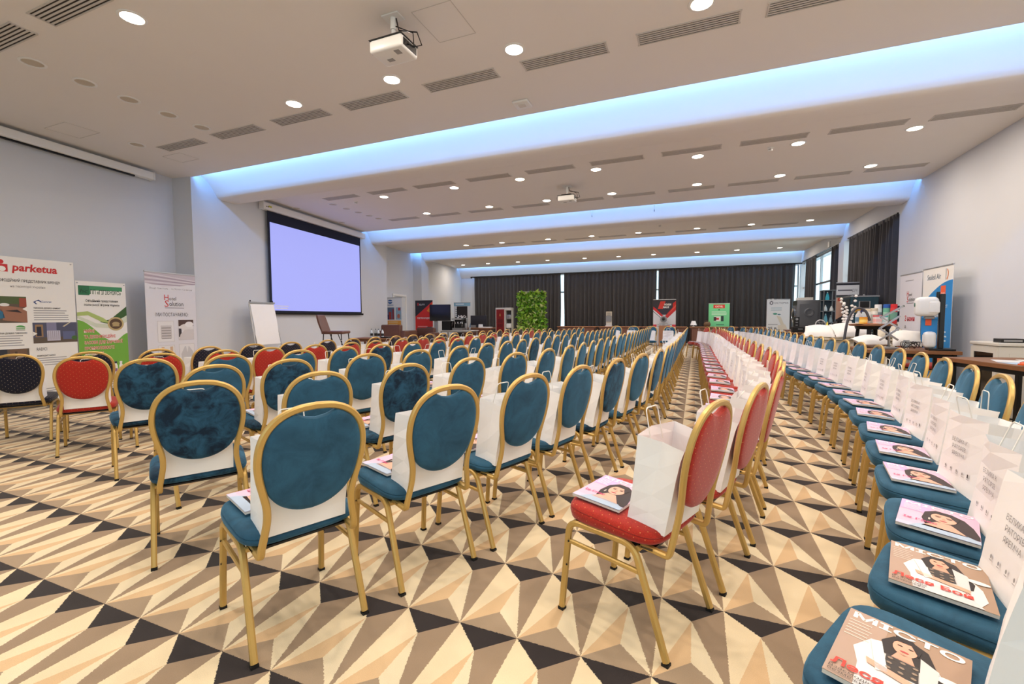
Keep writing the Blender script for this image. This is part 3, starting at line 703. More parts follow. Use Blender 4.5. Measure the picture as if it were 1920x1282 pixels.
R3 = [(-3.18,2.037,75.2),(-3.043,2.521,72.1),(-2.829,3.118,71.3),(-2.692,3.615,78.1),(-2.6,4.21,83.3),(-2.546,4.751,84.3),(-2.5,5.243,86.2),(-2.482,5.716,88.6),(-2.47,6.217,88.6),(-2.457,6.793,88.8),(-2.448,7.248,88.9),(-2.437,7.78,88.9),(-2.427,8.339,89.3),(-2.425,8.928,90.0),(-2.425,9.428,90.0),(-2.425,9.928,90.0),(-2.425,10.428,90.0),(-2.425,10.928,90.0),(-2.425,11.428,90.0),(-2.425,11.928,90.0),(-2.425,12.428,90.0),(-2.425,12.928,90.0)]
R4 = [(-4.096,2.209,65.8),(-3.906,2.672,71.6),(-3.769,3.232,78.8),(-3.684,3.724,81.6),(-3.616,4.227,82.4),(-3.551,4.727,83.8),(-3.508,5.266,86.1),(-3.476,5.729,86.0),(-3.442,6.22,86.2),(-3.412,6.71,86.6),(-3.381,7.245,86.9),(-3.364,7.711,89.2),(-3.36,8.245,89.6),(-3.357,8.857,89.6),(-3.354,9.357,89.6),(-3.351,9.857,89.6),(-3.347,10.357,89.6),(-3.344,10.857,89.6),(-3.341,11.357,89.6),(-3.338,11.857,89.6),(-3.335,12.357,89.6),(-3.332,12.857,89.6)]
R5 = [(-5.21,2.35,60.0),(-4.965,2.79,68.0),(-4.82,3.25,78),(-4.718,3.703,79.5),(-4.635,4.267,81.5),(-4.564,4.778,85.2),(-4.547,5.245,88.8),(-4.529,5.856,87.3),(-4.485,6.39,83.9),(-4.436,6.845,84.1),(-4.396,7.307,85.8),(-4.362,7.792,86.0),(-4.327,8.307,86.2),(-4.295,8.778,86.2),(-4.257,9.37,87.0),(-4.241,9.954,89.4),(-4.235,10.558,89.4),(-4.23,10.999,89.4),(-4.224,11.544,89.4),(-4.219,12.001,89.4),(-4.213,12.531,89.4)]
R6 = [(-6.17,2.29,58.0),(-5.88,2.68,66.0),(-5.665,3.12,76.0),(-5.57,3.548,86.2),(-5.536,4.12,84.0),(-5.459,4.62,81.3),(-5.404,5.214,86.3),(-5.376,5.726,87.1),(-5.352,6.212,87.3),(-5.327,6.771,87.6),(-5.305,7.276,86.9),(-5.256,7.787,82.2),(-5.194,8.21,81.8),(-5.146,8.611,85.4),(-5.115,9.227,87.5),(-5.088,9.854,87.5),(-5.07,10.267,87.5),(-5.048,10.796,87.8),(-5.033,11.251,88.2),(-5.015,11.797,88.2),(-5.003,12.21,88.2),(-4.987,12.697,88.2),(-4.974,13.139,88.2)]
RED = [(-0.21,1.846,68.5),(-0.02,2.348,71.3),(0.124,2.85,76.8),(0.222,3.368,81.3),(0.286,3.901,84.2),(0.335,4.44,86.1),(0.356,4.976,89.1),(0.355,5.52,-269.4),(0.348,6.07,-269.2),(0.34,6.622,-269.2),(0.333,7.175,-269.4),(0.327,7.727,-269.4),(0.322,8.279,-269.4),(0.316,8.831,-269.4),(0.311,9.385,-269.6),(0.309,9.938,-269.9),(0.308,10.49,-269.9),(0.307,11.042,-269.9),(0.306,11.594,-269.9),(0.305,12.145,-269.8),(0.294,12.687,-267.9),(0.263,13.214,-263.6),(0.19,13.73,-258.0),(0.03,14.23,-246.0)]
BLUE = [(0.484,1.13,60.6),(0.721,1.583,64.9),(0.889,2.038,74.0),(1.012,2.54,77.4),(1.127,3.06,77.9),(1.231,3.575,79.6),(1.316,4.092,81.6),(1.38,4.608,84.4),(1.415,5.123,87.9),(1.425,5.651,89.1),(1.425,6.177,-269.1),(1.413,6.709,-268.7),(1.401,7.244,-268.6),(1.387,7.778,-268.5),(1.373,8.313,-268.5),(1.359,8.849,-268.7),(1.351,9.388,-269.4),(1.346,9.923,-269.4),(1.34,10.458,-269.4),(1.334,10.991,-269.2),(1.325,11.525,-268.9),(1.315,12.06,-268.9),(1.301,12.587,-267.6),(1.27,13.114,-266.2),(1.222,13.628,-262.8),(1.147,14.14,-260.0),(1.0,14.66,-252.0),(0.74,15.16,-240.0)]
ENDR = [(-0.8,14.72,-186.8),(-1.36,14.770000000000001,-186.8),(-1.9200000000000002,14.82,-186.8),(-2.4800000000000004,14.870000000000001,-186.8)]
COL = {'b': ('velvet_teal', 'teal velvet'), 'd': ('velvet_dark', 'dark brushed teal velvet'), 'r': ('fabric_red', 'red gold-dotted'), 'n': ('fabric_navy', 'navy gold-dotted')}
PROTO = {}
def proto(kind, key, mk):
    if (kind, key) not in PROTO: PROTO[(kind, key)] = [mk(), False]
    return PROTO[(kind, key)]
def place(kind, key, mk, loc, rz, label, group, scale=1.0):
    pr_ = proto(kind, key, mk)
    if not pr_[1]:
        o = pr_[0]; pr_[1] = True; kids(o)
        for c in kids(o): kids(c)
        o.location = loc; o.rotation_euler = (0, 0, rz); o.scale = (scale,)*3
    else: o = dup(pr_[0], loc, rz, None, None, scale)
    o['label'] = label; o['group'] = group
    return o
RN = [('R1', R1, 'row left of the aisle', 'b'), ('R2', R2, 'second row left of aisle', 'b'), ('R3', R3, 'third row left of aisle', 'b'), ('R4', R4, 'fourth row left of aisle', 'b'),
      ('R5', R5, 'red row at left', 'r'), ('R6', R6, 'navy front row at left', 'n'), ('RED', RED, 'red row right of aisle', 'r'), ('BLUE', BLUE, 'blue row at far right', 'b'), ('END', ENDR, 'short row closing the aisle', 'b')]
DARK = {'R1': (4, 6, 7, 12), 'R2': (2, 11, 16, 17), 'R3': (8, 12, 17), 'R4': (4, 9, 14, 15), 'R5': (), 'R6': (), 'RED': (), 'BLUE': (), 'END': ()}
MIX = {('R2', 0): 'd', ('R3', 1): 'd', ('R4', 0): 'd', ('R5', 0): 'r'}
NOBAG = {'END': ()}
for nm, tab, phrase, base in RN:
    for i, (x, y, ang) in enumerate(tab):
        key = 'd' if i in DARK[nm] or MIX.get((nm, i)) == 'd' else base
        if nm == 'R5' and i > 18: key = 'd'
        ang += 0 if ang > -180 else 360
        jr = random.Random(i*31+len(phrase)); a = math.radians(ang+(jr.uniform(-2, 2) if i > 3 else 0))
        m, cname = COL[key]; full = y < 6.5
        sc = .972 if nm in ('R5', 'R6') else 1.0
        grp = 'banquet chairs in the '+phrase
        place('chair', (key, full), lambda: make_chair(m, full), (x, y, 0), a, '%s banquet chair, %s from camera in the %s' % (cname, ORD[i+1], phrase), grp, sc)
        F = Vector((-math.sin(a), math.cos(a))); Rr = Vector((math.cos(a), math.sin(a)))
        # carrier bag at the back of the seat
        k = jr.randrange(4); lean = jr.uniform(-.03, .03)+({1: .34, 2: .10, 3: .22, 5: .2, 8: -.1}.get(i, 0) if nm == 'BLUE' else 0); k = 2 if nm == 'BLUE' and i < 2 else k; off = Vector((x, y))+F*(-.113)*sc+Rr*jr.uniform(-.02, .02)
        front = nm in ('BLUE', 'RED', 'END') or (nm == 'R1' and i < 4)
        bo = place('bag', (k, front and y < 7), lambda: make_bag(k, front and y < 7), (off.x, off.y, .4335*sc), a+lean, 'white paper bag on the %s chair of the %s' % (ORD[i+1], phrase), 'paper bags on the chairs')
        bo.rotation_euler = (.165, 0, a+lean)
        show = nm in ('BLUE', 'RED') or (nm in ('R1', 'R2', 'R3') and i < 8)
        if show:
            mk = 'brown' if (nm == 'BLUE' and i in (0, 1)) else 'pink'
            mo = Vector((x, y))+F*(.100)*sc+Rr*(jr.uniform(-.03, .02)-.02)
            if nm == 'BLUE': mo -= F*.025
            mg = place('mag', mk, lambda: make_mag(mk), (mo.x, mo.y, .4665*sc), a-PI/2+jr.uniform(-.12, .12), '%s cover magazine on the %s chair of the %s' % (mk, ORD[i+1], phrase), 'magazines on the seats')
            mg.rotation_euler = (0, .07, mg.rotation_euler[2])
# ------------------------------------------------------------------ left wall: screens, banners, flip chart
AW = math.radians(98.4); DW = Vector((-.146, .989, 0)); NW = Vector((.989, .146, 0))
def onwall(s, off): return Vector((-8.616, 5.553, 0))+DW*s+NW*off          # along the projecting bay
# drop-down screen in use
def lit_screen():
    p = onwall(3.55, .085)
    t = thing('projection_screen', 'large lowered projection screen glowing pale violet on the left wall', 'screen', (p.x, p.y, 0), AW)
    MB().box((0, 0, 3.655), (3.92, .13, .15)).build('housing', 'white_paint', t, bevel=.012)
    q = MB(); q.box((-1.965, 0, 3.655), (.03, .14, .165)); q.box((1.965, 0, 3.655), (.03, .14, .165)); q.build('end_cap', 'white_plastic', t, bevel=.01)
    q = MB(); q.box((-1.80, -.068, 3.655), (.09, .004, .035)); q.build('rating_plate', [mat('plate_yellow', (200, 196, 60), .5)], t)
    q = MB(); q.box((-1.90, -.07, 3.64), (.02, .006, .02)); q.box((-1.86, -.07, 3.64), (.02, .006, .02)); q.build('switch', 'black_plastic', t)
    MB().box((0, .01, 2.46), (3.62, .006, 2.28)).build('black_border', 'screen_border', t)
    MB().box((0, .003, 2.36), (3.50, .004, 1.96)).build('picture_area', 'screen_lit', t)
    q = MB(); q.box((0, .005, 1.315), (3.70, .03, .05)); q.box((-1.86, .005, 1.315), (.03, .035, .055)); q.box((1.86, .005, 1.315), (.03, .035, .055)); q.build('weight_bar', 'black_metal', t, bevel=.006)
    p_ = Print(); p_.greek(-1.68, 1.475, .46, 2, .05, (240, 240, 255), .02, 3); p_.build(t)
lit_screen()
def rolled_screen():
    n = Vector((.989, .1477, 0)); p = Vector((-8.02, 1.6, 0))
    a = math.atan2(8.481, -1.252); b0 = Vector((-9.028, 5.481, 0)); d = Vector((-.146, .989, 0))
    c = b0-d*(.45+2.9)+n*.10
    t = thing('rolled_projection_screen', 'long white housing of a rolled-up screen high on the near left wall', 'screen', (c.x, c.y, 0), AW)
    MB().box((0, 0, 3.69), (5.8, .12, .13)).build('housing', 'white_paint', t, bevel=.02, seg=3)
    q = MB(); q.box((2.91, 0, 3.69), (.03, .13, .14)); q.box((-2.91, 0, 3.69), (.03, .13, .14)); q.build('end_cap', 'white_plastic', t, bevel=.02)
    MB().box((-.1, -.01, 3.613), (5.4, .035, .024)).build('weight_bar', 'black_metal', t)
rolled_screen()
def banner(name, label, loc, rz, W, H, draw, z0=.06, mat_='banner_white', kind='roll', tilt=0.0, rail='aluminium'):
    t = thing(name, label, 'banner', loc, rz)
    MB().box((0, .004, z0+H/2), (W, .004, H)).build('panel', mat_, t)
    if kind == 'roll':
        MB().box((0, .0, .04), (W+.03, .11, .075)).build('base_cassette', 'aluminium', t, bevel=.012)
        for s in (-1, 1): MB().box((s*W*.33, .0, .006), (.05, .30, .012)).build('foot', 'aluminium', t)
        MB().box((0, .004, z0+H), (W+.01, .02, .025)).build('top_rail', rail, t, bevel=.005)
        q = MB(); q.tube([(0, .04, .05), (0, .035, z0+H-.02)], .010, 8); q.build('pole', 'aluminium', t, smooth=True)
    else:
        q = MB(); q.tube([(-W*.46, .02, z0+H-.03), (0, .07, z0+H*.45), (W*.46, .02, z0+.04)], .007, 6); q.tube([(W*.46, .02, z0+H-.03), (0, .07, z0+H*.45), (-W*.46, .02, z0+.04)], .007, 6); q.tube([(0, .07, z0+H*.45), (0, .42, .01)], .007, 6); q.build('x_stand', 'black_metal', t, smooth=True)
        for u, v in ((-W*.47, .03), (W*.47, .03), (-W*.47, H-.03), (W*.47, H-.03)):
            q = MB(); q.lathe([(.010, 0), (.010, .004), (.004, .004)], 12, M=Matrix.Translation((u, .002, z0+v)) @ Matrix.Rotation(PI/2, 4, 'X')); q.build('eyelet', 'steel', t)
    p = Print(); draw(p, W, H); p.build(t, (0, .0015, z0))
    if tilt: t.rotation_euler = (tilt, 0, rz)
    return t
def d_parketua(p, W, H):
    w = W/2
    r = (196, 38, 40)
    # jigsaw-piece mark and the red wordmark
    p.rect(-.325, 1.735, -.195, 1.83, r); p.ell(-.258, 1.858, .027, .027, r, 2); p.ell(-.335, 1.79, .027, .027, r, 2); p.ell(-.252, 1.77, .038, .033, (236, 236, 232), 3)
    p.text('parketua', -.155, 1.755, .135, r, width=.48, shear=.12, bold=.03)
    p.text('ОФІЦІЙНИЙ ПРЕДСТАВНИК БРЕНДУ', .03, 1.61, .047, (70, 70, 76), width=.64, align='C', bold=.015)
    p.text('на території України', .0, 1.54, .04, (140, 140, 144), width=.36, align='C')
    # terrace with a pool
    def pic(u0, v0, u1, v1, kind):
        p.rect(u0, v0, u1, v1, (90, 78, 66), 1)
        fu = lambda a: u0+(u1-u0)*a
        fv = lambda a: v0+(v1-v0)*a
        if kind == 0:
            p.rect(u0, fv(.72), u1, v1, (74, 92, 52), 2); p.poly([(u0, fv(.05)), (fu(.55), fv(.18)), (fu(.5), fv(.5)), (fu(.25), fv(.72)), (u0, fv(.74))], (36, 104, 140), 3)
            p.poly([(fu(.25), fv(.72)), (u1, fv(.55)), (u1, v0), (fu(.5), fv(.1)), (fu(.52), fv(.4))], (150, 104, 82), 3); p.ell(fu(.55), fv(.68), (u1-u0)*.1, .02, (222, 222, 220), 4); p.rect(fu(.85), fv(.6), u1, fv(.95), (150, 70, 50), 4); p.poly([(fu(.55), fv(.45)), (fu(.9), fv(.38)), (fu(.8), fv(.5))], (46, 34, 34), 5)
        elif kind == 1:
            p.rect(u0, fv(.28), u1, v1, (76, 80, 104), 2); p.rect(fu(.05), fv(.3), fu(.22), fv(.9), (146, 116, 84), 3); p.rect(fu(.08), fv(.35), fu(.18), fv(.8), (24, 30, 52), 4); p.rect(fu(.3), fv(.45), fu(.52), v1, (126, 126, 156), 3)
            p.rect(fu(.3), fv(.1), fu(.6), fv(.6), (184, 182, 200), 4); 
            for k in range(6): p.rect(fu(.33+k*.045), fv(.16), fu(.337+k*.045), fv(.58), (120, 112, 116), 5)
            p.rect(fu(.66), fv(.15), fu(.95), fv(.55), (92, 100, 138), 3); p.ell(fu(.93), fv(.22), .035, .03, (64, 106, 44), 4); p.poly([(fu(.66), fv(.8)), (fu(.82), fv(1)), (fu(.86), fv(1)), (fu(.7), fv(.78))], (196, 186, 160), 3)
        else:
            p.rect(u0, fv(.4), fu(.55), v1, (40, 46, 56), 2); p.rect(fu(.6), fv(.2), fu(.95), v1, (110, 84, 66), 2); p.poly([(u0, v0), (fu(.7), v0), (fu(.6), fv(.45)), (fu(.3), fv(.5)), (u0, fv(.4))], (62, 66, 76), 3); p.rect(fu(.7), fv(.3), fu(.75), fv(.9), (70, 52, 42), 3)
    pic(-w, 1.08, -.03, 1.42, 0); pic(.02, .80, w, 1.08, 1); pic(-w, .40, -.03, .74, 2)
    p.poly([(-.03, 1.29), (-.075, 1.26), (-.03, 1.23)], (236, 236, 232), 5); p.poly([(.02, .96), (.065, .93), (.02, .90)], (236, 236, 232), 5); p.poly([(-.03, .62), (-.075, .59), (-.03, .56)], (236, 236, 232), 5)
    p.poly([(.04, 1.355), (.10, 1.39), (.13, 1.36), (.07, 1.325)], (42, 70, 128), 2); p.ell(.09, 1.352, .025, .018, (236, 236, 232), 3); p.text('Gamrat', .125, 1.348, .04, (52, 84, 150), width=.115, shear=.2)
    p.text('ТЕРАСНА ДОШКА GAMRAT', .04, 1.265, .028, (60, 60, 66), width=.30, bold=.02); p.greek(.04, 1.235, .40, 5, .031, (150, 150, 156), .011)
    p.ell(-.105, 1.015, .05, .03, (84, 160, 84), 2, 16, 0, PI); p.rect(-.15, .995, -.06, 1.008, (84, 160, 84), 2); p.rect(-.15, .98, -.06, .988, (120, 120, 120), 2)
    p.text('ПАРКЕТНА ДОШКА TARWOOD', -.04, .935, .028, (60, 60, 66), width=.35, align='R', bold=.02); p.greek(-.44, .905, .39, 5, .031, (150, 150, 156), .011)
    p.text('RADICI', .05, .70, .06, (34, 34, 36), width=.11); p.text('КОМПОЗИТ RADICI', .05, .62, .028, (60, 60, 66), width=.2, bold=.02); p.greek(.05, .59, .38, 4, .031, (160, 160, 166), .011)
    p.rect(.25, .22, w-.02, .48, (176, 110, 80), 2); p.rect(.28, .25, w-.05, .36, (130, 76, 54), 3)
    p.greek(.04, .17, .4, 4, .03, (150, 150, 156), .010)
banner('x_banner', 'white flooring company banner with red wordmark at left edge', (-8.20, 3.13, 0), AW, 1.04, 1.93, d_parketua, z0=.08, kind='x')
def d_hig(p, W, H):
    w = W/2
    p.rect(-w+.03, H-.19, w-.05, H-.065, (60, 142, 96), 1); p.rect(-w+.03, H-.205, -w+.17, H-.065, (34, 110, 72), 2); p.rect(-w+.18, H-.20, w-.05, H-.13, (236, 238, 234), 2)
    p.text('ПП «ГІГІЄНІКС»', -w+.18, H-.185, .085, (24, 70, 52), width=.42, bold=.02); p.text('hc', -w+.05, H-.17, .08, (16, 62, 44), width=.10, shear=.2)
    p.text('Офіційний представник', 0.0, H-.30, .046, (40, 44, 50), width=.44, align='C', bold=.012); p.text('польської фірми Higienix', 0.0, H-.36, .046, (40, 44, 50), width=.48, align='C', bold=.012)
    g1, g2 = (112, 172, 62), (168, 190, 110)
    sm = lambda q: q*q*(3-2*q)
    wave = [(-w+2*w*i/24, H-.57-.33*sm(min(1, i/17))+(.12*sm((i-17)/7) if i > 17 else 0)) for i in range(25)]
    p.poly([(-w, 0), (w, 0)]+list(reversed(wave)), g1, 2)
    p.poly([(w, H-.36), (.1, H-.56), (-.05, H-.60), (.1, H-.64), (w, H-.50)], (52, 92, 44), 2); p.poly([(w, H-.50), (.1, H-.64), (-.1, H-.62), (-w, H-.5), (-w, H-.54), (-.1, H-.68), (.15, H-.70), (w, H-.60)], (206, 214, 196), 3)
    p.poly([(-w, H-.46), (-.2, H-.44), (0, H-.54), (.1, H-.62), (-.02, H-.60), (-.2, H-.5), (-w, H-.51)], g2, 3)
    p.ell(.17, H-.63, .115, .105, (190, 170, 120), 5, 24); p.ell(.17, H-.63, .09, .08, (88, 66, 46), 6, 24); p.ell(.17, H-.63, .055, .03, (176, 156, 112), 7, 16); p.rect(.12, H-.67, .22, H-.655, (176, 156, 112), 7)
    for i, s_ in enumerate(('МИЙНІ', 'ТА ДЕЗІНФЕКЦІЙНІ', 'ЗАСОБИ ДЛЯ ХАРЧОВОЇ', 'ПРОМИСЛОВОСТІ', 'ТА ПОБУТУ')):
        ww = (.14, .42, .52, .40, .25)[i]; p.text(s_, -w+.07, H-.755-i*.085, .060, (252, 240, 238), width=ww, bold=.05, k=4); p.text(s_, -w+.07, H-.755-i*.085, .060, (214, 66, 72), width=ww, bold=.012, k=6)
    for i in range(7):
        u = -w+.10+i*.075; v = H-1.40; c = ((236, 236, 236), (90, 130, 60))[i % 2 == 1]
        p.poly([(u-.028, v), (u+.028, v), (u+.026, v+.12), (u+.012, v+.155), (u-.012, v+.155), (u-.026, v+.12)], (238, 238, 236), 4); p.rect(u-.02, v+.03, u+.02, v+.08, ((200, 80, 90), (90, 150, 90), (140, 100, 160))[i % 3], 5); p.rect(u-.018, v+.155, u+.02, v+.185, (34, 44, 70) if i % 3 else (236, 236, 236), 4)
    p.rect(-w, 0, w, .30, (240, 240, 238), 3); p.greek(-w+.05, .24, .5, 6, .035, (140, 140, 140), .012, 4)
banner('x_banner', 'white and green cleaning products banner between two larger banners', (-8.33, 3.99, 0), AW, .67, 1.70, d_hig, z0=.06, kind='x')
def d_hotel(p, W, H, right=False):
    w = W/2
    if not right:
        p.rect(-w, H-.21, w, H, (198, 190, 200), 1)
        for i in range(7): p.poly([(-w, H-.02-i*.035), (w, H-.10-i*.02), (w, H-.115-i*.02), (-w, H-.035-i*.035)], (168, 154, 168) if i % 2 else (222, 216, 222), 2)
        p.poly([(-w, H-.19), (-.1, H-.25), (w, H-.17), (w, H-.3), (-w, H-.3)], (226, 226, 232), 3)
        p.text('Якщо текстиль – то Хотел Солюшн', 0, H-.285, .042, (64, 60, 66), width=.76, align='C')
        L = H-.52
    else:
        p.greek(-.22, H-.13, .40, 1, .02, (120, 120, 126), .01); L = H-.47
    p.text('H', -.135, L+.055, .135, (206, 42, 44), width=.075); p.text('S', -.135, L-.06, .16, (206, 42, 44), width=.075, shear=.1)
    p.text('otel', -.05, L+.055, .085, (54, 50, 54), width=.125); p.text('olution', -.05, L-.045, .115, (54, 50, 54), width=.255)
    p.greek(-.13, L-.085, .35, 1, .02, (140, 130, 136), .012)
    if not right:
        p.text('МИ ПОСТАЧАЄМО:', 0.0, L-.225, .085, (44, 42, 46), width=.58, align='C')
        for (u, v, k) in ((-.27, L-.66, 0), (.10, L-.64, 1), (-.27, L-1.08, 2), (.10, L-1.07, 3)):
            p.rect(u-.006, v-.006, u+.286, v+.356, (196, 194, 198), 1); p.rect(u, v, u+.28, v+.35, (228, 227, 230), 2)
            if k == 0:
                for i in range(5): p.rect(u+.05, v+.06+i*.045, u+.24, v+.098+i*.045, (202, 198, 200), 3); p.rect(u+.06, v+.05+i*.045, u+.23, v+.06+i*.045, (120, 114, 116), 4)
            elif k == 1:
                p.rect(u, v+.24, u+.28, v+.35, (84, 62, 58), 3); p.ell(u+.13, v+.22, .11, .06, (226, 222, 222), 4); p.ell(u+.2, v+.27, .08, .05, (236, 234, 236), 5); p.poly([(u, v), (u+.28, v), (u+.28, v+.18), (u+.12, v+.18), (u+.03, v+.1)], (210, 206, 208), 5); p.rect(u, v+.05, u+.05, v+.2, (60, 54, 60), 4)
            elif k == 2:
                p.rect(u+.05, v+.1, u+.1, v+.33, (206, 176, 146), 3); p.rect(u+.2, v+.1, u+.25, v+.33, (206, 176, 146), 3); p.ell(u+.15, v+.25, .04, .03, (70, 84, 60), 4); p.rect(u+.1, v+.15, u+.2, v+.2, (190, 160, 130), 3)
            else:
                p.poly([(u+.04, v+.02), (u+.25, v+.02), (u+.26, v+.2), (u+.18, v+.31), (u+.1, v+.31), (u+.03, v+.18)], (200, 200, 204), 3); p.poly([(u+.12, v+.31), (u+.145, v+.2), (u+.17, v+.31)], (226, 226, 228), 4)
    else:
        p.text('З нами', .02, H-.88, .135, (200, 30, 58), width=.42, align='C', bold=.02)
        p.text('а', -.18, H-1.02, .10, (60, 40, 50), width=.05); p.text('текстильно!', -.26, H-1.18, .125, (200, 30, 58), width=.62, bold=.02)
        p.greek(-.36, H-1.39, .70, 1, .02, (120, 120, 130), .012)
        p.rect(-.2, .05, .34, .47, (150, 140, 150), 2); p.ell(.05, .3, .22, .15, (232, 230, 234), 3); p.ell(.2, .2, .2, .14, (214, 210, 216), 4)
banner('roll_up_banner', 'grey roll-up banner with a red S hotel mark beside the wall column', (-8.46, 5.05, 0), AW, .90, 1.93, d_hotel, mat_='banner_grey')
def flip_chart():
    p = onwall(1.22, .33)
    t = thing('flip_chart', 'white flip chart easel with blank sheets below the near end of the screen', 'easel', (p.x, p.y, 0), AW)
    t.rotation_euler = (-.0, 0, AW)
    def L(u, v): return (u, .20*(1-v/1.62)*-1.0+.0, v)
    b = MB(); b.add([(-.33, -.115, .86), (.33, -.115, .86), (.33, 0, 1.52), (-.33, 0, 1.52), (-.33, -.095, .86), (.33, -.095, .86), (.33, .02, 1.52), (-.33, .02, 1.52)], [(0, 1, 2, 3), (7, 6, 5, 4), (0, 4, 5, 1), (1, 5, 6, 2), (2, 6, 7, 3), (3, 7, 4, 0)]); b.build('board', 'white_paint', t)
    b = MB(); vs = []
    for j in range(9):
        v = 1.50-j*.105; y = -.010-.174*(1.52-v)-.006-(.02*math.sin(j*.6) if j > 5 else 0)
        for i in range(5): vs.append((-.32+.16*i+(.02 if j > 6 else 0), y+.004*math.sin(i*2+j), v))
    b.add(vs, [(j*5+i, j*5+i+1, (j+1)*5+i+1, (j+1)*5+i) for j in range(8) for i in range(4)]); b.build('paper_pad', 'paper_white', t, smooth=True)
    b = MB(); b.box((0, -.012, 1.53), (.68, .03, .035)); b.build('clamp_bar', 'aluminium', t)
    for s in (-1, 1): b = MB(); b.tube([(s*.30, 0, 1.54), (s*.30, 0, 1.58)], .012, 8); b.build('paper_hook', 'black_plastic', t)
    for s in (-1, 1): b = MB(); b.tube([(s*.32, .02, 1.50), (s*.38, -.27, .0)], .011, 8); b.build('leg', 'aluminium', t, smooth=True)
    b = MB(); b.tube([(0, .03, 1.50), (0, .62-.36, .0)], .011, 8); b.build('leg', 'aluminium', t, smooth=True)
flip_chart()
# ------------------------------------------------------------------ along the left: bar chair, sofas, table
def bar_chair():
    t = thing('bar_chair', 'tall brown leather chair on black metal legs under the screen', 'chair', (-7.18, 7.55, 0), math.radians(20))
    # seat runs towards +x, backrest at -x
    q = MB(); q.box((0, 0, .895), (.46, .44, .06)); q.build('seat', 'leather_brown', t, bevel=.022, seg=3, smooth=True)
    b = MB(); vs = []
    prof = [(-.20, .90, .19), (-.235, 1.0, .20), (-.27, 1.1, .20), (-.30, 1.2, .19), (-.32, 1.27, .16)]
    for x, z, h in prof:
        for y in (-h, -h*.5, 0, h*.5, h): vs.append((x-.02*(1-(y/h)**2), y, z))
    for x, z, h in prof:
        for y in (-h, -h*.5, 0, h*.5, h): vs.append((x-.035-.02*(1-(y/h)**2), y, z+.005))
    fs = [(j*5+i, j*5+i+1, (j+1)*5+i+1, (j+1)*5+i) for j in range(4) for i in range(4)]; fs += [tuple(25+k for k in reversed(f)) for f in fs]
    for j in range(4): fs += [(j*5, (j+1)*5, 30+j*5, 25+j*5), (j*5+4, 29+j*5, 34+j*5, (j+1)*5+4)]
    for i in range(4): fs += [(i, 25+i, 26+i, i+1), (20+i, 21+i, 46+i, 45+i)]
    b.add(vs, fs); b.build('backrest', 'leather_brown', t, smooth=True)
    for x, y in ((.19, .19), (.19, -.19), (-.19, .19), (-.19, -.19)):
        q = MB(); q.tube([(x, y, .87), (x*1.25, y*1.15, 0)], .011, 8); q.build('leg', 'black_metal', t, smooth=True)
    q = MB(); q.tube([(-.05, .19, .87), (.17, .21, .30), (.21, .21, .25)], .009, 6); q.tube([(-.05, -.19, .87), (.17, -.21, .30)], .009, 6); q.build('brace', 'black_metal', t, smooth=True)
    q = MB(); q.tube([(.22, .22, .28), (.22, -.22, .28)], .009, 6); q.tube([(-.22, .22, .28), (-.22, -.22, .28)], .009, 6); q.build('foot_rest', 'black_metal', t, smooth=True)
bar_chair()
def table(name, label, x, y, rz, L, D, H, top='wood_brown', leg='black_metal', th=.03, panel=None, cat='table', group=None, inset=.06):
    t = thing(name, label, cat, (x, y, 0), rz, group)
    MB().box((0, 0, H-th/2), (L, D, th)).build('tabletop', top, t, bevel=.004)
    for sx in (-1, 1):
        for sy in (-1, 1): MB().box((sx*(L/2-inset), sy*(D/2-inset), (H-th)/2), (.04, .04, H-th)).build('leg', leg, t)
    MB().box((0, 0, H-th-.03), (L-2*inset, D-2*inset, .04)).build('apron', leg, t)
    if panel: MB().box((0, -D/2+.05, (H-th)*.58), (L-.1, .02, (H-th)*.7)).build('modesty_panel', panel, t)
    return t
table('side_table', 'low dark table with water bottles between the bar chair and the sofa', -6.85, 8.55, math.radians(6), 1.2, .6, .74, 'wood_brown', 'wood_red')
def bottle(name, label, x, y, z, r, h, body, cap, group=None, lab=None, cat='bottle'):
    t = thing(name, label, cat, (x, y, z), 0, group)
    MB().lathe([(r*.9, 0), (r, .01), (r, h*.62), (r*.85, h*.72), (r*.38, h*.84), (r*.36, h*.92)], 16).build('body', body, t, smooth=True)
    MB().lathe([(r*.42, h*.92), (r*.42, h), (r*.3, h*1.005)], 12).build('cap', cap, t, smooth=True)
    if lab: MB().lathe([(r*1.02, h*.22), (r*1.02, h*.5)], 16, cap=False).build('label_band', lab, t, smooth=True)
    return t
for i in range(4): bottle('water_bottle', 'small water bottle, %s from the left on the low dark table' % ORD[i+1], -7.02+i*.10, 8.50+.02*(i % 2), .742, .030, .205, 'clear_glass' if i == 1 else mat('water_plastic', (196, 206, 214), .15), 'black_plastic', 'water bottles on the low table', 'black_plastic')
q = MB(); q.box((0, 0, .012), (.22, .15, .024)); o = q.build('folder', 'black_plastic', bevel=.004, loc=(-6.60, 8.5, .742)); tag(o, 'black folder lying beside the water bottles', 'folder')
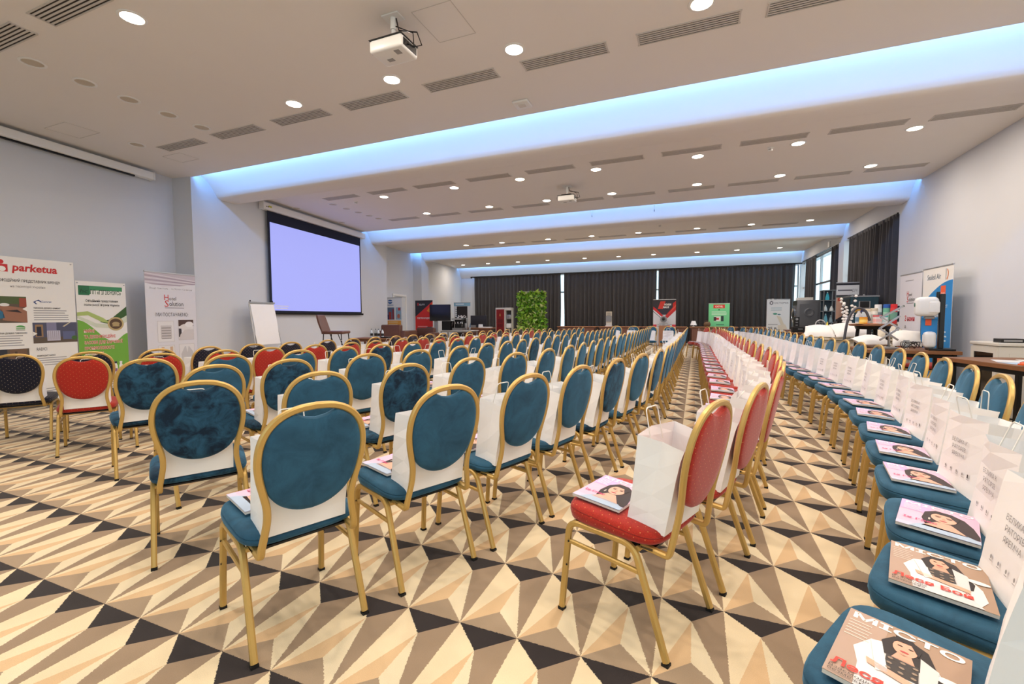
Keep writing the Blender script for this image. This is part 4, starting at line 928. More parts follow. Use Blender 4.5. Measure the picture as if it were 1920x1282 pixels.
def armchair(label, x, y, rz, W, k_=1.0):
    t = thing('leather_sofa', label, 'sofa', (x, y, 0), rz, 'brown leather seats by the left wall'); t.scale = (1, 1, k_)
    MB().box((0, 0, .20), (W, .82, .24)).build('base', 'leather_brown', t, bevel=.02)
    n = max(1, round((W-.4)/.7))
    for k in range(n):
        MB().box((-(W-.4)/2+(W-.4)*(k+.5)/n, -.06, .385), ((W-.4)/n-.015, .64, .13)).build('seat_cushion', 'leather_brown', t, bevel=.035, seg=3, smooth=True)
    MB().box((0, .34, .66), (W-.28, .18, .66)).build('backrest', 'leather_brown', t, bevel=.04, seg=3, smooth=True)
    for s in (-1, 1): MB().box((s*(W/2-.10), -.02, .45), (.20, .84, .70)).build('armrest', 'leather_brown', t, bevel=.03, seg=3, smooth=True)
    for sx in (-1, 1):
        for sy in (-1, 1): MB().box((sx*(W/2-.08), sy*.34, .04), (.05, .05, .08)).build('leg', 'black_metal', t)
armchair('brown leather sofa facing away nearest the white door', -8.85, 11.95, math.radians(188), .95)
armchair('brown leather armchair just right of the brown sofa', -8.80, 13.3, math.radians(10), .95, .86)
def d_orange(p, W, H):
    w = W/2
    p.ell(-w+.16, H-.14, .10, .075, (44, 92, 150), 2, 18); p.rect(-w+.06, H-.15, -w+.26, H-.125, (236, 238, 240), 3); p.rect(-w+.05, H-.27, -w+.30, H-.25, (90, 120, 170), 2)
    p.rect(-w+.04, 1.08, -.0, H-.34, (92, 110, 140), 2); p.rect(-w+.1, 1.09, -w+.2, H-.5, (170, 60, 50), 3); p.rect(-w+.25, 1.09, -.02, H-.4, (150, 46, 46), 3); p.rect(-w+.04, 1.08, -w+.1, H-.6, (30, 44, 90), 3)
    p.rect(.06, 1.08, w-.04, H-.34, (150, 180, 200), 2); p.rect(.16, H-.45, .26, H-.35, (190, 60, 60), 3); p.ell(.18, 1.2, .06, .08, (190, 110, 90), 3)
    p.rect(-w+.03, .78, w-.05, 1.05, (234, 166, 74), 2); p.greek(-w+.08, .98, .42, 2, .08, (246, 214, 160), .025, 3); p.greek(-w+.05, .36, .45, 4, .07, (170, 170, 170), .02)
banner('roll_up_banner', 'white and orange banner standing left of the white door', (-9.85, 13.15, 0), 0, .66, 1.85, d_orange)
def d_red(p, W, H):
    w = W/2
    p.rect(-w, 0, w, H, (222, 48, 46), 1); p.poly([(-w, H), (w, H), (w, H-.04), (-w, H-.62)], (40, 40, 52), 2); p.poly([(w, H-.10), (w, H-.52), (.12, H-.40)], (236, 140, 50), 3); p.poly([(w, H-.18), (w, H-.40), (.22, H-.34)], (250, 190, 70), 4)
    p.rect(-w+.1, H-.20, -w+.14, H-.10, (214, 60, 60), 3); p.text('RELATO', -w+.17, H-.19, .09, (236, 236, 240), width=.24, k=5)
    p.text('ПОВІТРЯ НАПАДНИЙ', -w+.08, H-.70, .085, (250, 236, 236), width=.56, bold=.03, k=5); p.greek(-w+.1, H-1.0, .46, 8, .095, (244, 160, 156), .03, 3)
banner('roll_up_banner', 'red and black roll-up banner beside the large television', (-9.54, 14.55, 0), math.radians(4), .74, 1.80, d_red)
def tv():
    t = thing('television_on_stand', 'large black television on a single floor pole at left', 'television', (-8.52, 14.05, 0), math.radians(12))
    MB().box((0, -.03, 1.38), (.78, .05, .58)).build('screen', mat('tv_glass', (10, 10, 13), .12, noise=.0), t, bevel=.006)
    MB().box((0, .02, 1.38), (.6, .05, .4)).build('rear_housing', 'black_plastic', t, bevel=.01)
    MB().box((-.17, .02, .62), (.14, .05, 1.2)).build('pole', 'grey_plastic', t, bevel=.01)
    MB().box((-.17, .0, .015), (.7, .45, .03)).build('base_plate', 'black_metal', t, bevel=.006)
tv()
q = thing('waste_bin', 'small white bin with a black lid beside the red banner', 'bin', (-9.05, 14.15, 0)); MB().lathe([(.11, 0), (.13, .78), (.13, .80)], 20).build('body', 'white_plastic', q, smooth=True); MB().lathe([(.135, .80), (.135, .84), (.10, .87)], 20).build('lid', 'black_plastic', q, smooth=True)
# ------------------------------------------------------------------ back left: coffee stand
table('demo_table', 'white topped table under the coffee machine', -9.45, 17.1, 0, 1.55, .7, .66, 'white_paint', 'aluminium')
q = thing('speaker_cabinet', 'black square cabinet left of the coffee machine', 'speaker', (-9.93, 17.0, .662)); MB().box((0, 0, .2), (.42, .36, .40)).build('cabinet', 'black_plastic', q, bevel=.012); MB().box((0, -.184, .2), (.36, .008, .34)).build('grille', mat('grille_black', (26, 26, 28), .9), q)
def coffee_machine():
    t = thing('coffee_machine', 'black and chrome coffee machine on the white table at left', 'machine', (-9.42, 17.05, .662))
    MB().box((0, 0, .05), (.46, .4, .10)).build('base', 'steel', t, bevel=.01); MB().box((0, .08, .30), (.42, .20, .40)).build('body', 'black_plastic', t, bevel=.02)
    MB().box((0, -.03, .48), (.48, .40, .07)).build('cup_rail', 'chrome', t, bevel=.01)
    for i in range(3):
        x = (-.14, .0, .14)[i]; q = MB(); q.lathe([(.032, .28), (.032, .34), (.02, .36)], 14, (x, -.10, 0)); q.tube([(x, -.12, .30), (x, -.28, .28)], .012, 8); q.build('group_head', 'chrome', t, smooth=True)
    q = MB(); q.tube([(-.2, -.1, .42), (-.25, -.16, .3), (-.24, -.18, .16)], .008, 6); q.tube([(.2, -.1, .42), (.25, -.16, .3), (.24, -.18, .16)], .008, 6); q.build('steam_wand', 'chrome', t, smooth=True)
    for i in range(4): q = MB(); q.lathe([(.03, .515), (.038, .57), (.034, .57)], 12, (-.15+i*.1, 0, 0)); q.build('cup', 'white_plastic' if i % 2 else 'black_plastic', t, smooth=True)
coffee_machine()
t = thing('milk_frother_stand', 'tall chrome dispenser right of the coffee machine', 'dispenser', (-9.02, 17.0, .662)); MB().lathe([(.08, 0), (.08, .02), (.02, .03), (.02, .46), (.035, .47), (.035, .52)], 16).build('column', 'chrome', t, smooth=True); MB().lathe([(.05, .10), (.055, .28), (.05, .30)], 16, (.0, -.08, 0)).build('jug', 'steel', t, smooth=True)
q = MB(); q.lathe([(.045, 0), (.05, .12), (.046, .13)], 14); tag(q.build('steel_cup', 'steel', smooth=True, loc=(-8.86, 16.95, .662)), 'small steel cup at the right end of the white coffee table', 'cup')
def d_black(p, W, H):
    w = W/2; p.rect(-w, 0, w, H, (44, 36, 36), 1); p.text('BoBoCo', 0, H-.52, .16, (246, 240, 236), width=.40, align='C', bold=.05, k=4); p.greek(-.15, H-.66, .3, 2, .05, (140, 120, 110), .02, 3)
banner('standing_poster', 'black poster with white rounded lettering behind the coffee machine', (-9.89, 18.2, .0), math.radians(6), .52, 1.66, d_black, z0=.06)
def d_blue(p, W, H):
    w = W/2; p.rect(-w, H-.16, w, H, (150, 196, 214), 1); p.rect(-w+.1, H-.1, .1, H-.04, (230, 240, 246), 2); p.greek(-w+.08, H-.32, .3, 4, .1, (120, 140, 150), .03); p.poly([(w, 0), (w, .9), (.16, .0)], (70, 140, 200), 2)
banner('roll_up_banner', 'pale blue and white banner behind the black poster', (-10.19, 18.75, 0), 0, .88, 1.84, d_blue)
t = thing('monitor', 'wide dark monitor on the table before the far left curtain', 'monitor', (-8.95, 18.0, .76)); MB().box((0, 0, .29), (.80, .04, .48)).build('screen', mat('screen_grey', (52, 50, 56), .4), t, bevel=.006); MB().box((0, .03, .06), (.1, .05, .12)).build('stand', 'black_plastic', t); MB().box((0, .02, .008), (.3, .2, .016)).build('stand_base', 'black_plastic', t)
table('demo_table', 'wood topped table carrying the dark monitor at far left', -8.88, 17.9, 0, 1.45, .7, .755, 'wood_light', 'wood_red', panel='wood_red')
q = MB(); q.add([(-.1, -.03, 0), (.1, -.03, 0), (.1, .0, .15), (-.1, .0, .15), (-.1, .05, 0), (.1, .05, 0)], [(0, 1, 2, 3), (3, 2, 5, 4), (0, 3, 4), (1, 5, 2), (0, 4, 5, 1)]); tag(q.build('tent_card', 'paper_white', loc=(-8.72, 17.72, .756)), 'white tent card in front of the dark monitor', 'card')
q = MB(); q.box((0, 0, .055), (.22, .16, .11)); tag(q.build('grey_box', 'grey_plastic', bevel=.008, loc=(-9.1, 17.75, .756)), 'small grey box left of the white tent card', 'box')
q = MB(); q.box((0, 0, .02), (.55, .2, .04)); tag(q.build('brochure_stack', 'paper_white', loc=(-8.45, 17.68, .756)), 'white brochure stack at the right of the monitor table', 'brochures')
# ------------------------------------------------------------------ red cabinet, dispenser rack, plant wall
def red_cabinet():
    t = thing('display_cabinet', 'tall cream cabinet with a dark red front left of the plant wall', 'cabinet', (-7.86, 18.05, 0))
    MB().box((0, .05, .81), (.46, .38, 1.62)).build('carcass', 'offwhite_plastic', t, bevel=.006)
    MB().box((0, -.15, .80), (.37, .02, 1.50)).build('red_front', mat('deep_red', (132, 22, 26), .3), t)
    for z in (1.05, .85, .62): MB().box((0, -.163, z), (.25, .008, .16)).build('front_panel', mat('darker_red', (104, 16, 22), .35), t)
    q = MB(); q.lathe([(.014, 0), (.022, .04), (.010, .10), (.008, .12)], 10, (0, -.17, 1.25)); q.build('gold_bottle_emblem', 'gold_paint', t, smooth=True)
red_cabinet()
def rack():
    t = thing('dispenser_rack', 'narrow white rack holding wall dispensers between red cabinet and plant wall', 'rack', (-7.48, 18.0, 0))
    MB().box((0, .08, .8), (.26, .02, 1.64)).build('back_panel', mat('rack_grey', (60, 60, 62), .7), t)
    MB().box((0, -.02, 1.56), (.28, .24, .12)).build('header', 'offwhite_plastic', t, bevel=.006)
    for s in (-1, 1): MB().box((s*.14, .02, .8), (.015, .2, 1.62)).build('side_post', 'offwhite_plastic', t)
    for z, m in ((1.22, 'steel'), (.84, 'white_plastic')): MB().box((.0, -.02, z), (.22, .18, .2)).build('dispenser', m, t, bevel=.03, seg=3, smooth=True)
    MB().lathe([(.07, .50), (.09, .58), (.09, .70), (.04, .74)], 16, (0, -.02, 0)).build('dispenser', 'chrome', t, smooth=True)
rack()
def plant_wall():
    t = thing('plant_wall', 'tall green living plant wall before the far left curtain', 'plant', (-6.62, 18.5, 0))
    MB().box((0, .10, 1.22), (1.22, .06, 2.24)).build('frame', 'steel', t, bevel=.006); MB().box((0, .06, 1.2), (1.16, .04, 2.16)).build('backing', mat('soil_dark', (34, 38, 26), .95), t)
    MB().box((0, .1, .06), (1.2, .3, .12)).build('base', 'steel', t)
    r = random.Random(3); greens = [ink(c) for c in ((96, 150, 34), (134, 190, 48), (62, 108, 28), (176, 212, 84), (212, 224, 150))]
    lm = []
    for g in greens:
        b = MB(); b.add([(0, 0, 0), (.028, -.02, .035), (0, -.035, .10), (-.028, -.02, .035), (0, -.012, .04)], [(0, 1, 4), (1, 2, 4), (2, 3, 4), (3, 0, 4)], g); lm.append(b.mesh('leaf', None, smooth=True))
    for k in range(300):
        o = inst(lm[r.choice((0, 0, 1, 1, 1, 2, 3, 4))], 'leaf', t, (r.uniform(-.61, .61), -.05+r.uniform(-.05, .03), r.uniform(.14, 2.28)), (r.uniform(-.5, 1.1), r.uniform(-2.6, 2.6), r.uniform(-.6, .6)))
        s = r.uniform(1.3, 2.4); o.scale = (s, s, s)
    b = MB()
    for k in range(3000):
        M = Matrix.Translation((r.uniform(-.60, .60), r.uniform(-.02, .05), r.uniform(.12, 2.25))) @ Matrix.Rotation(r.uniform(-2.6, 2.6), 4, 'Y') @ Matrix.Rotation(r.uniform(-.4, 1.2), 4, 'X')
        s = r.uniform(1.0, 2.0); w_ = .026*s
        b.add([(0, 0, 0), (w_, -.02*s, .035*s), (0, -.03*s, .09*s), (-w_, -.02*s, .035*s)], [(0, 1, 2), (0, 2, 3)], r.choice(greens), M)
    o = b.build('foliage', None, t); o['kind'] = 'stuff'
plant_wall()
# ------------------------------------------------------------------ tables and stands along the end wall
for i, (x, L) in enumerate(((-5.0, 1.8), (-3.1, 1.8), (-1.25, 1.8), (.65, 1.8), (2.35, 1.4))):
    table('long_table', 'wood topped table, %s from the left in the row before the end curtains' % ORD[i+1], x, 20.2, 0, L, .7, .78, 'wood_light', 'wood_red', panel='wood_red', group='tables before the end curtains')
def info_stand():
    t = thing('brochure_holder', 'clear brochure holder standing on the tables before the middle curtain', 'stand', (-3.58, 20.1, .782))
    MB().box((0, .05, .33), (.26, .02, .66)).build('back_sheet', 'offwhite_plastic', t); MB().box((0, 0, .02), (.28, .2, .04)).build('base', 'white_plastic', t); MB().box((0, -.03, .34), (.24, .05, .25)).build('pocket', mat('clear_acrylic', (150, 154, 160), .15), t)
    p = Print(); p.greek(-.09, .58, .18, 4, .05, (110, 110, 116), .02); p.build(t, (0, .039, 0))
info_stand()
def d_warm(p, W, H):
    w = W/2
    p.rect(-w, H-.62, w, H, (58, 54, 66), 1); p.poly([(-w, 0), (w, 0), (w, H-.40), (0, H-.80), (-w, H-.40)], (236, 236, 236), 2)
    p.poly([(-w, H-.28), (-w, H-.44), (0, H-.88), (w, H-.44), (w, H-.06), (w-.12, H-.16), (w-.12, H-.32), (0, H-.70), (-w+.1, H-.36)], (220, 44, 44), 3); p.poly([(0, H-.70), (.12, H-.62), (w, H-.2), (w, H-.3), (0, H-.76)], (240, 92, 72), 4)
    p.poly([(-w, H-.40), (0, H-.80), (0, H-.86), (-w, H-.46)], (250, 250, 250), 4); p.poly([(-w, H-.46), (0, H-.86), (0, H-.88), (-w, H-.49)], (58, 54, 66), 5)
    for s in (0, .1): p.poly([(-.26+s, H-.38), (-.16+s, H-.38), (-.06+s, H-.07), (-.16+s, H-.07)], (232, 66, 54), 4)
    p.text('WARM', -.02, H-.24, .11, (250, 250, 250), width=.28, shear=.1, bold=.05, k=6); p.text('HAUS', -.06, H-.35, .11, (250, 250, 250), width=.24, shear=.1, bold=.05, k=6)
    p.rect(-w, H-1.12, -w+.14, H-1.02, (222, 60, 76), 4); p.rect(w-.14, H-1.12, w, H-1.02, (222, 60, 76), 4); p.greek(-w+.16, H-1.04, .2, 2, .06, (170, 170, 176), .02, 4); p.greek(.1, H-1.04, .2, 2, .06, (170, 170, 176), .02, 4)
    p.rect(.1, .5, .22, .78, (232, 70, 60), 4)
banner('roll_up_banner', 'white banner with red and black chevrons in front of the end curtain gap', (-1.21, 19.5, 0), 0, .88, 1.84, d_warm)
def fan_heater():
    t = thing('burner_unit', 'grey round burner on a wooden block before the chevron banner', 'burner', (-1.22, 19.2, 0)); 
    MB().box((0, 0, .42), (.34, .3, .84)).build('plinth', 'wood_light', t, bevel=.01)
    MB().lathe([(.06, -.10), (.13, -.09), (.13, .05), (.09, .07), (.05, .02)], 24, M=Matrix.Translation((0, 0, 1.10)) @ Matrix.Rotation(PI/2, 4, 'X')).build('burner_drum', 'grey_plastic', t, smooth=True)
    MB().lathe([(.048, 0), (.048, .015), (.02, .02)], 16, M=Matrix.Translation((0, -.045, 1.10)) @ Matrix.Rotation(PI/2, 4, 'X')).build('dark_nozzle', 'black_plastic', t, smooth=True)
    MB().box((0, 0, .925), (.34, .16, .02)).build('mount_plate', 'steel', t); MB().box((0, 0, .88), (.08, .08, .09)).build('mount_post', 'steel', t)
fan_heater()
t = thing('table_lamp_shade', 'small white trapezoid shade on the tables left of the green banner', 'lamp', (-.10, 20.15, .782)); MB().lathe([(.13, .06), (.07, .24), (.065, .24), (.125, .06)], 20, cap=False).build('shade', 'paper_white', t, smooth=True); MB().lathe([(.06, 0), (.06, .015), (.012, .02), (.012, .2)], 12).build('foot', 'white_plastic', t, smooth=True)
t = thing('wicker_basket', 'brown rounded wicker basket on the tables left of the green banner', 'basket', (.42, 20.1, .782)); MB().lathe([(.08, 0), (.13, .06), (.13, .13), (.09, .18), (.02, .20)], 18).build('body', 'wicker', t, smooth=True); MB().tube([(-.12, 0, .12), (-.07, 0, .24), (.07, 0, .24), (.12, 0, .12)], .009, 6).build('handle', 'wicker', t, smooth=True)
def d_green(p, W, H):
    w = W/2; p.rect(-w, 0, w, H, (122, 226, 164), 1); p.rect(-.22, H-.20, .22, H-.05, (222, 66, 62), 2); p.text('CATVEL', 0, H-.16, .10, (252, 226, 214), width=.3, align='C', bold=.04, k=5)
    p.rect(-.03, H-.28, .03, H-.24, (40, 80, 60), 2); p.greek(-.28, H-.36, .58, 3, .06, (196, 246, 216), .035, 2, .1); p.rect(-.18, H-.74, .06, H-.54, (240, 240, 240), 2); p.rect(-.2, H-.72, -.1, H-.56, (60, 44, 52), 3); p.rect(-.1, H-.68, .0, H-.6, (200, 60, 70), 4); p.rect(.08, H-.74, .18, H-.52, (44, 66, 76), 2)
    p.rect(-.1, H-.9, .2, H-.87, (40, 110, 90), 2)
banner('roll_up_banner', 'bright green roll-up banner with a red block at its top', (.88, 20.75, 0), 0, .80, 1.68, d_green)
def d_oct(p, W, H):
    w = W/2; p.ell(-w+.14, H-.12, .055, .06, (90, 90, 96), 2, 8); p.ell(-w+.14, H-.12, .03, .035, (240, 240, 242), 3, 8)
    for k in range(8): p.ell(-w+.14+.055*math.cos(k*PI/4), H-.12+.06*math.sin(k*PI/4), .012, .012, (90, 90, 96), 3, 8)
    p.text('OCTOPUS', -w+.23, H-.15, .085, (96, 98, 104), width=.42); p.greek(-.22, H-.31, .4, 2, .07, (160, 186, 190), .025)
    p.poly([(-.05, H-.56), (.08, H-.60), (.20, H-.9), (.12, H-.95)], (222, 212, 190), 2); p.ell(-.09, H-.50, .07, .03, (60, 150, 120), 3); p.ell(.03, H-.52, .05, .02, (80, 130, 140), 3); p.poly([(.0, H-.9), (.22, H-.86), (.3, H-1.05), (.02, H-1.08)], (228, 216, 196), 3)
    p.greek(-w+.05, H-.88, .3, 1, .1, (150, 150, 156), .02); p.text('25 в...', -w+.05, H-1.06, .15, (40, 46, 60), width=.36, bold=.02)
banner('standing_poster', 'white poster with grey lettering left of the big grey washer', (2.63, 18.0, 0), 0, .70, 1.72, d_oct)
# ------------------------------------------------------------------ right-hand side: exhibitors' tables and stands
banner('roll_up_banner', 'pale roll-up banner with a red S hotel mark on the right wall', (3.70, 10.66, 0), -PI/2, .92, 1.92, lambda p, W, H: d_hotel(p, W, H, True), mat_='banner_grey')
def d_sealed(p, W, H):
    w = W/2; bl = (26, 130, 200)
    top = [(-w+2*w*i/12, H-.60+.36*math.sin(PI/2*i/12)) for i in range(13)]
    p.poly([(-w, .30), (-.1, .06), (w, 0.0)]+list(reversed(top)), bl, 1)
    p.text('Sealed Air', -w+.16, H-.20, .13, (70, 96, 120), width=.46); p.ell(.30, H-.14, .06, .09, (226, 140, 90), 2, 14, -PI/2, PI/2); p.ell(.29, H-.14, .045, .07, (236, 236, 234), 3, 14, -PI/2, PI/2); p.rect(.275, H-.23, .285, H-.05, (70, 96, 120), 3)
    p.rect(.13, H-.56, .29, H-.32, (228, 92, 50), 2); p.text('TASKI', .15, H-.47, .06, (250, 236, 226), width=.12, k=4)
    p.text('INTELLIBOT', .05, H-.68, .07, (236, 244, 250), width=.32, k=4); p.text('Встречайте инновации', -w+.08, H-.83, .09, (240, 246, 252), width=.72, bold=.02, k=4); p.text('в мире чистоты', -w+.16, H-.95, .08, (240, 246, 252), width=.62, k=4)
    p.greek(.1, H-1.08, .28, 3, .07, (200, 224, 240), .025, 3); p.ell(.2, H-1.45, .12, .16, (226, 120, 80), 3); p.greek(.06, H-1.66, .3, 3, .05, (200, 224, 240), .02, 3)
banner('roll_up_banner', 'blue and white roll-up banner with an orange square on the right wall', (3.68, 9.60, 0), -PI/2, 1.0, 1.94, d_sealed)
def rack_cabinet():
    t = thing('equipment_cabinet', 'low beige equipment cabinet with a dark glass door at right edge', 'cabinet', (3.54, 7.13, 0))
    MB().box((0, 0, .43), (.66, .54, .82)).build('carcass', 'offwhite_plastic', t, bevel=.008); MB().box((0, 0, .862), (.70, .58, .036)).build('top_cover', 'offwhite_plastic', t, bevel=.008)
    q = MB(); q.box((-.336, -.23, .44), (.02, .06, .76)); q.box((-.336, .23, .44), (.02, .06, .76)); q.box((-.336, 0, .79), (.02, .4, .06)); q.box((-.336, 0, .09), (.02, .4, .06)); q.build('door_frame', 'offwhite_plastic', t)
    MB().box((-.336, 0, .44), (.008, .41, .65)).build('door_glass', mat('smoked_glass', (30, 27, 26), .08, noise=.6, nscale=14), t)
    MB().box((.02, -.274, .42), (.52, .008, .68)).build('side_panel', 'offwhite_plastic', t, bevel=.003)
    for sx in (-1, 1):
        for sy in (-1, 1): MB().box((sx*.28, sy*.22, .01), (.05, .05, .02)).build('foot', 'black_plastic', t)
rack_cabinet()
def gear(name, label, x, y, z, d, m, rz=0.0, bev=.004, cat='device', extra=None):
    t = thing(name, label, cat, (x, y, z), rz); MB().box((0, 0, d[2]/2), d).build('body', m, t, bevel=bev)
    if extra: extra(t)
    return t
gear('media_player', 'flat black box at the left on the beige equipment cabinet', 3.38, 7.05, .881, (.20, .16, .045), 'black_plastic', extra=lambda t: MB().box((0, -.081, .022), (.16, .004, .02)).build('front_panel', 'grey_plastic', t))
def ant(t):
    q = MB(); q.tube([(.02, .05, .04), (.045, .06, .19)], .004, 6); q.build('antenna', 'black_plastic', t); MB().box((0, -.071, .018), (.14, .004, .018)).build('front_panel', 'black_plastic', t)
gear('wifi_router', 'silver and black router with a thin antenna on the beige cabinet', 3.60, 7.03, .881, (.18, .14, .035), 'grey_plastic', extra=ant)
gear('receiver_box', 'wide black box at the right on the beige equipment cabinet', 3.79, 7.0, .881, (.15, .2, .05), 'black_plastic')
# near table with leaflets
t2 = table('exhibit_table', 'wood topped table with leaflets behind the nearest blue chairs', 3.06, 5.55, math.radians(9), .72, 1.95, .74, 'wood_brown', 'black_metal', th=.045)
rr_ = random.Random(5)
for i in range(12):
    c = ((236, 238, 240), (176, 200, 226), (240, 240, 238), (150, 184, 216), (226, 232, 238))[i % 5]
    q = MB(); q.box((0, 0, .001), (.20, .28, .002)); x = 2.86+.22*(i % 3)+rr_.uniform(-.03, .03); y = 4.95+.36*(i//3)+rr_.uniform(-.04, .04)
    o = q.build('leaflet', ink(c), loc=(x, y, .7405+.0022*(i % 3)), rotz=rr_.uniform(-.5, .5)); tag(o, '%s leaflet, %s from the left in the %s row on the leaflet table' % ('white' if i % 5 in (0, 2, 4) else 'pale blue', ORD[i % 3+1], ORD[i//3+1]), 'leaflet', 'white leaflets on the near table' if i % 5 in (0, 2, 4) else 'blue leaflets on the near table')
for i, (x, y) in enumerate(((2.80, 5.42), (2.88, 5.30), (2.84, 5.52))):
    q = MB(); q.rings([[(.10*math.cos(a)*(1+.3*math.sin(3*a+i)), .07*math.sin(a)*(1+.2*math.cos(2*a)), z) for a in [2*PI*k/14 for k in range(14)]] for z in (0, .012, .02)]); q.v = [(v[0]*(.6 if v[2] > .015 else 1), v[1]*(.6 if v[2] > .015 else 1), v[2]) for v in q.v]
    tag(q.build('orange_sample', ink((226, 92, 34)), loc=(x, y, .752), rotz=i, smooth=True), 'orange crumpled sample on the leaflet table, the %s one' % ('left', 'front', 'rear')[i], 'sample', 'orange samples on the near table')
# table with the hand dryers
table('exhibit_table', 'wood topped table carrying the hand dryer post', 2.64, 7.86, math.radians(-5), 1.06, .78, .74, 'wood_brown', 'black_metal', th=.045)
def dryer_post():
    t = thing('hand_dryer_stand', 'black post with a white hand dryer before the blue banner', 'dryer', (2.99, 7.64, .742), math.radians(-12))
    MB().box((0, 0, .012), (.26, .30, .024)).build('base', 'black_metal', t, bevel=.004)
    MB().box((0, 0, .38), (.055, .10, .72)).build('post', 'black_plastic', t, bevel=.01); MB().box((-.035, .03, .72), (.035, .04, .10)).build('post_top', 'black_plastic', t, bevel=.006)
    MB().box((-.155, -.02, .575), (.235, .20, .255)).build('dryer_housing', 'white_plastic', t, bevel=.055, seg=4, smooth=True)
    MB().box((-.09, -.115, .565), (.11, .03, .15)).build('dryer_cover', 'white_plastic', t, bevel=.03, seg=3, smooth=True)
    MB().lathe([(.028, 0), (.028, .006), (.02, .008)], 16, M=Matrix.Translation((-.272, -.04, .60)) @ Matrix.Rotation(-PI/2, 4, 'Y')).build('sensor_badge', mat('badge_green', (60, 110, 90), .4), t)
    MB().box((-.12, -.0, .43), (.10, .10, .035)).build('air_outlet', 'grey_plastic', t, bevel=.01)
    q = MB(); q.box((-.115, .01, .31), (.16, .012, .22)); q.build('info_card', ink((34, 132, 200)), t); q = MB(); q.box((-.125, .0, .37), (.06, .012, .09)); q.build('orange_badge', ink((228, 92, 50)), t)
    MB().box((-.11, 0, .135), (.13, .16, .22)).build('lower_dispenser', 'white_plastic', t, bevel=.045, seg=3, smooth=True)
dryer_post()
q = MB()
for k in range(5):
    r = random.Random(k); c0 = (-.06+.03*k, 0, .0); q.tube([(c0[0]+.09*math.cos(a*.9+k)*(1-.03*a), .06*math.sin(a*1.3+k), .012+.09*abs(math.sin(a*.7+k))) for a in [i*.5 for i in range(14)]], .005, 6)
tag(q.build('cable_tangle', 'black_plastic', smooth=True, loc=(2.72, 7.72, .742)), 'tangle of black cables on the table left of the hand dryer post', 'cable')
def scissor_arm():
    t = thing('extending_mirror_arm', 'chrome zigzag extending arm on the table left of the hand dryer', 'mirror', (2.45, 7.66, .742), math.radians(18))
    MB().box((0, 0, .015), (.20, .14, .03)).build('base', 'steel', t, bevel=.005); MB().box((.0, .0, .10), (.02, .02, .18)).build('upright', 'chrome', t)
    z = .12
    for k in range(2):
        for s in (-1, 1): MB().box((0, s*.008, 0), (.30, .012, .022), M=Matrix.Translation((0, 0, z+.085)) @ Matrix.Rotation(s*.58, 4, 'Y')).build('scissor_bar', 'chrome', t)
        z += .165
    MB().box((0, 0, 0), (.34, .015, .022), M=Matrix.Translation((.03, 0, z+.06)) @ Matrix.Rotation(-.5, 4, 'Y')).build('mirror_plate', 'chrome', t)
scissor_arm()
t = thing('glass_jar', 'small clear jar on the hand dryer table', 'jar', (2.62, 7.60, .742)); MB().lathe([(.035, 0), (.045, .03), (.045, .09), (.03, .11), (.03, .12)], 16, cap=False).build('body', 'clear_glass', t, smooth=True); MB().lathe([(.033, .118), (.033, .13)], 14).build('lid', 'steel', t)
place('chair', ('r', True), lambda: make_chair('fabric_red', True), (3.30, 8.92, 0), math.radians(-60), 'lone red gold-dotted banquet chair before the right wall banners, behind the tables', 'lone chairs by the wall')
t = thing('mop_handle', 'navy and white banded pole standing before the right wall hotel banner', 'pole', (3.02, 9.12, 0))
for z0, z1, m in ((0, .5, 'screen_border'), (.5, .62, 'white_plastic'), (.62, .98, 'screen_border'), (.98, 1.10, 'white_plastic'), (1.10, 1.27, 'screen_border'), (1.27, 1.29, 'white_plastic'), (1.29, 1.36, 'screen_border')): MB().lathe([(.020, z0), (.020, z1)], 12).build('band', m, t, smooth=True)
MB().box((0, 0, .015), (.3, .2, .03)).build('foot', 'black_plastic', t)
def round_table():
    t = thing('cocktail_table', 'tall round table with black legs and cleaning products on top', 'table', (2.67, 9.05, 0))
    MB().lathe([(.30, 1.035), (.315, 1.042), (.315, 1.062), (.305, 1.07)], 36).build('tabletop', 'wood_brown', t, smooth=True); MB().lathe([(.22, .98), (.24, 1.035)], 24).build('apron', 'black_metal', t, smooth=True)
    for k in range(4):
        a = PI/4+k*PI/2+.3; q = MB(); q.sweep([(.19*math.cos(a), .19*math.sin(a), 1.0), (.27*math.cos(a), .27*math.sin(a), 0)], (-math.sin(a), math.cos(a), 0), .045, .06); q.build('leg', 'black_metal', t)
round_table()
zt = 1.071
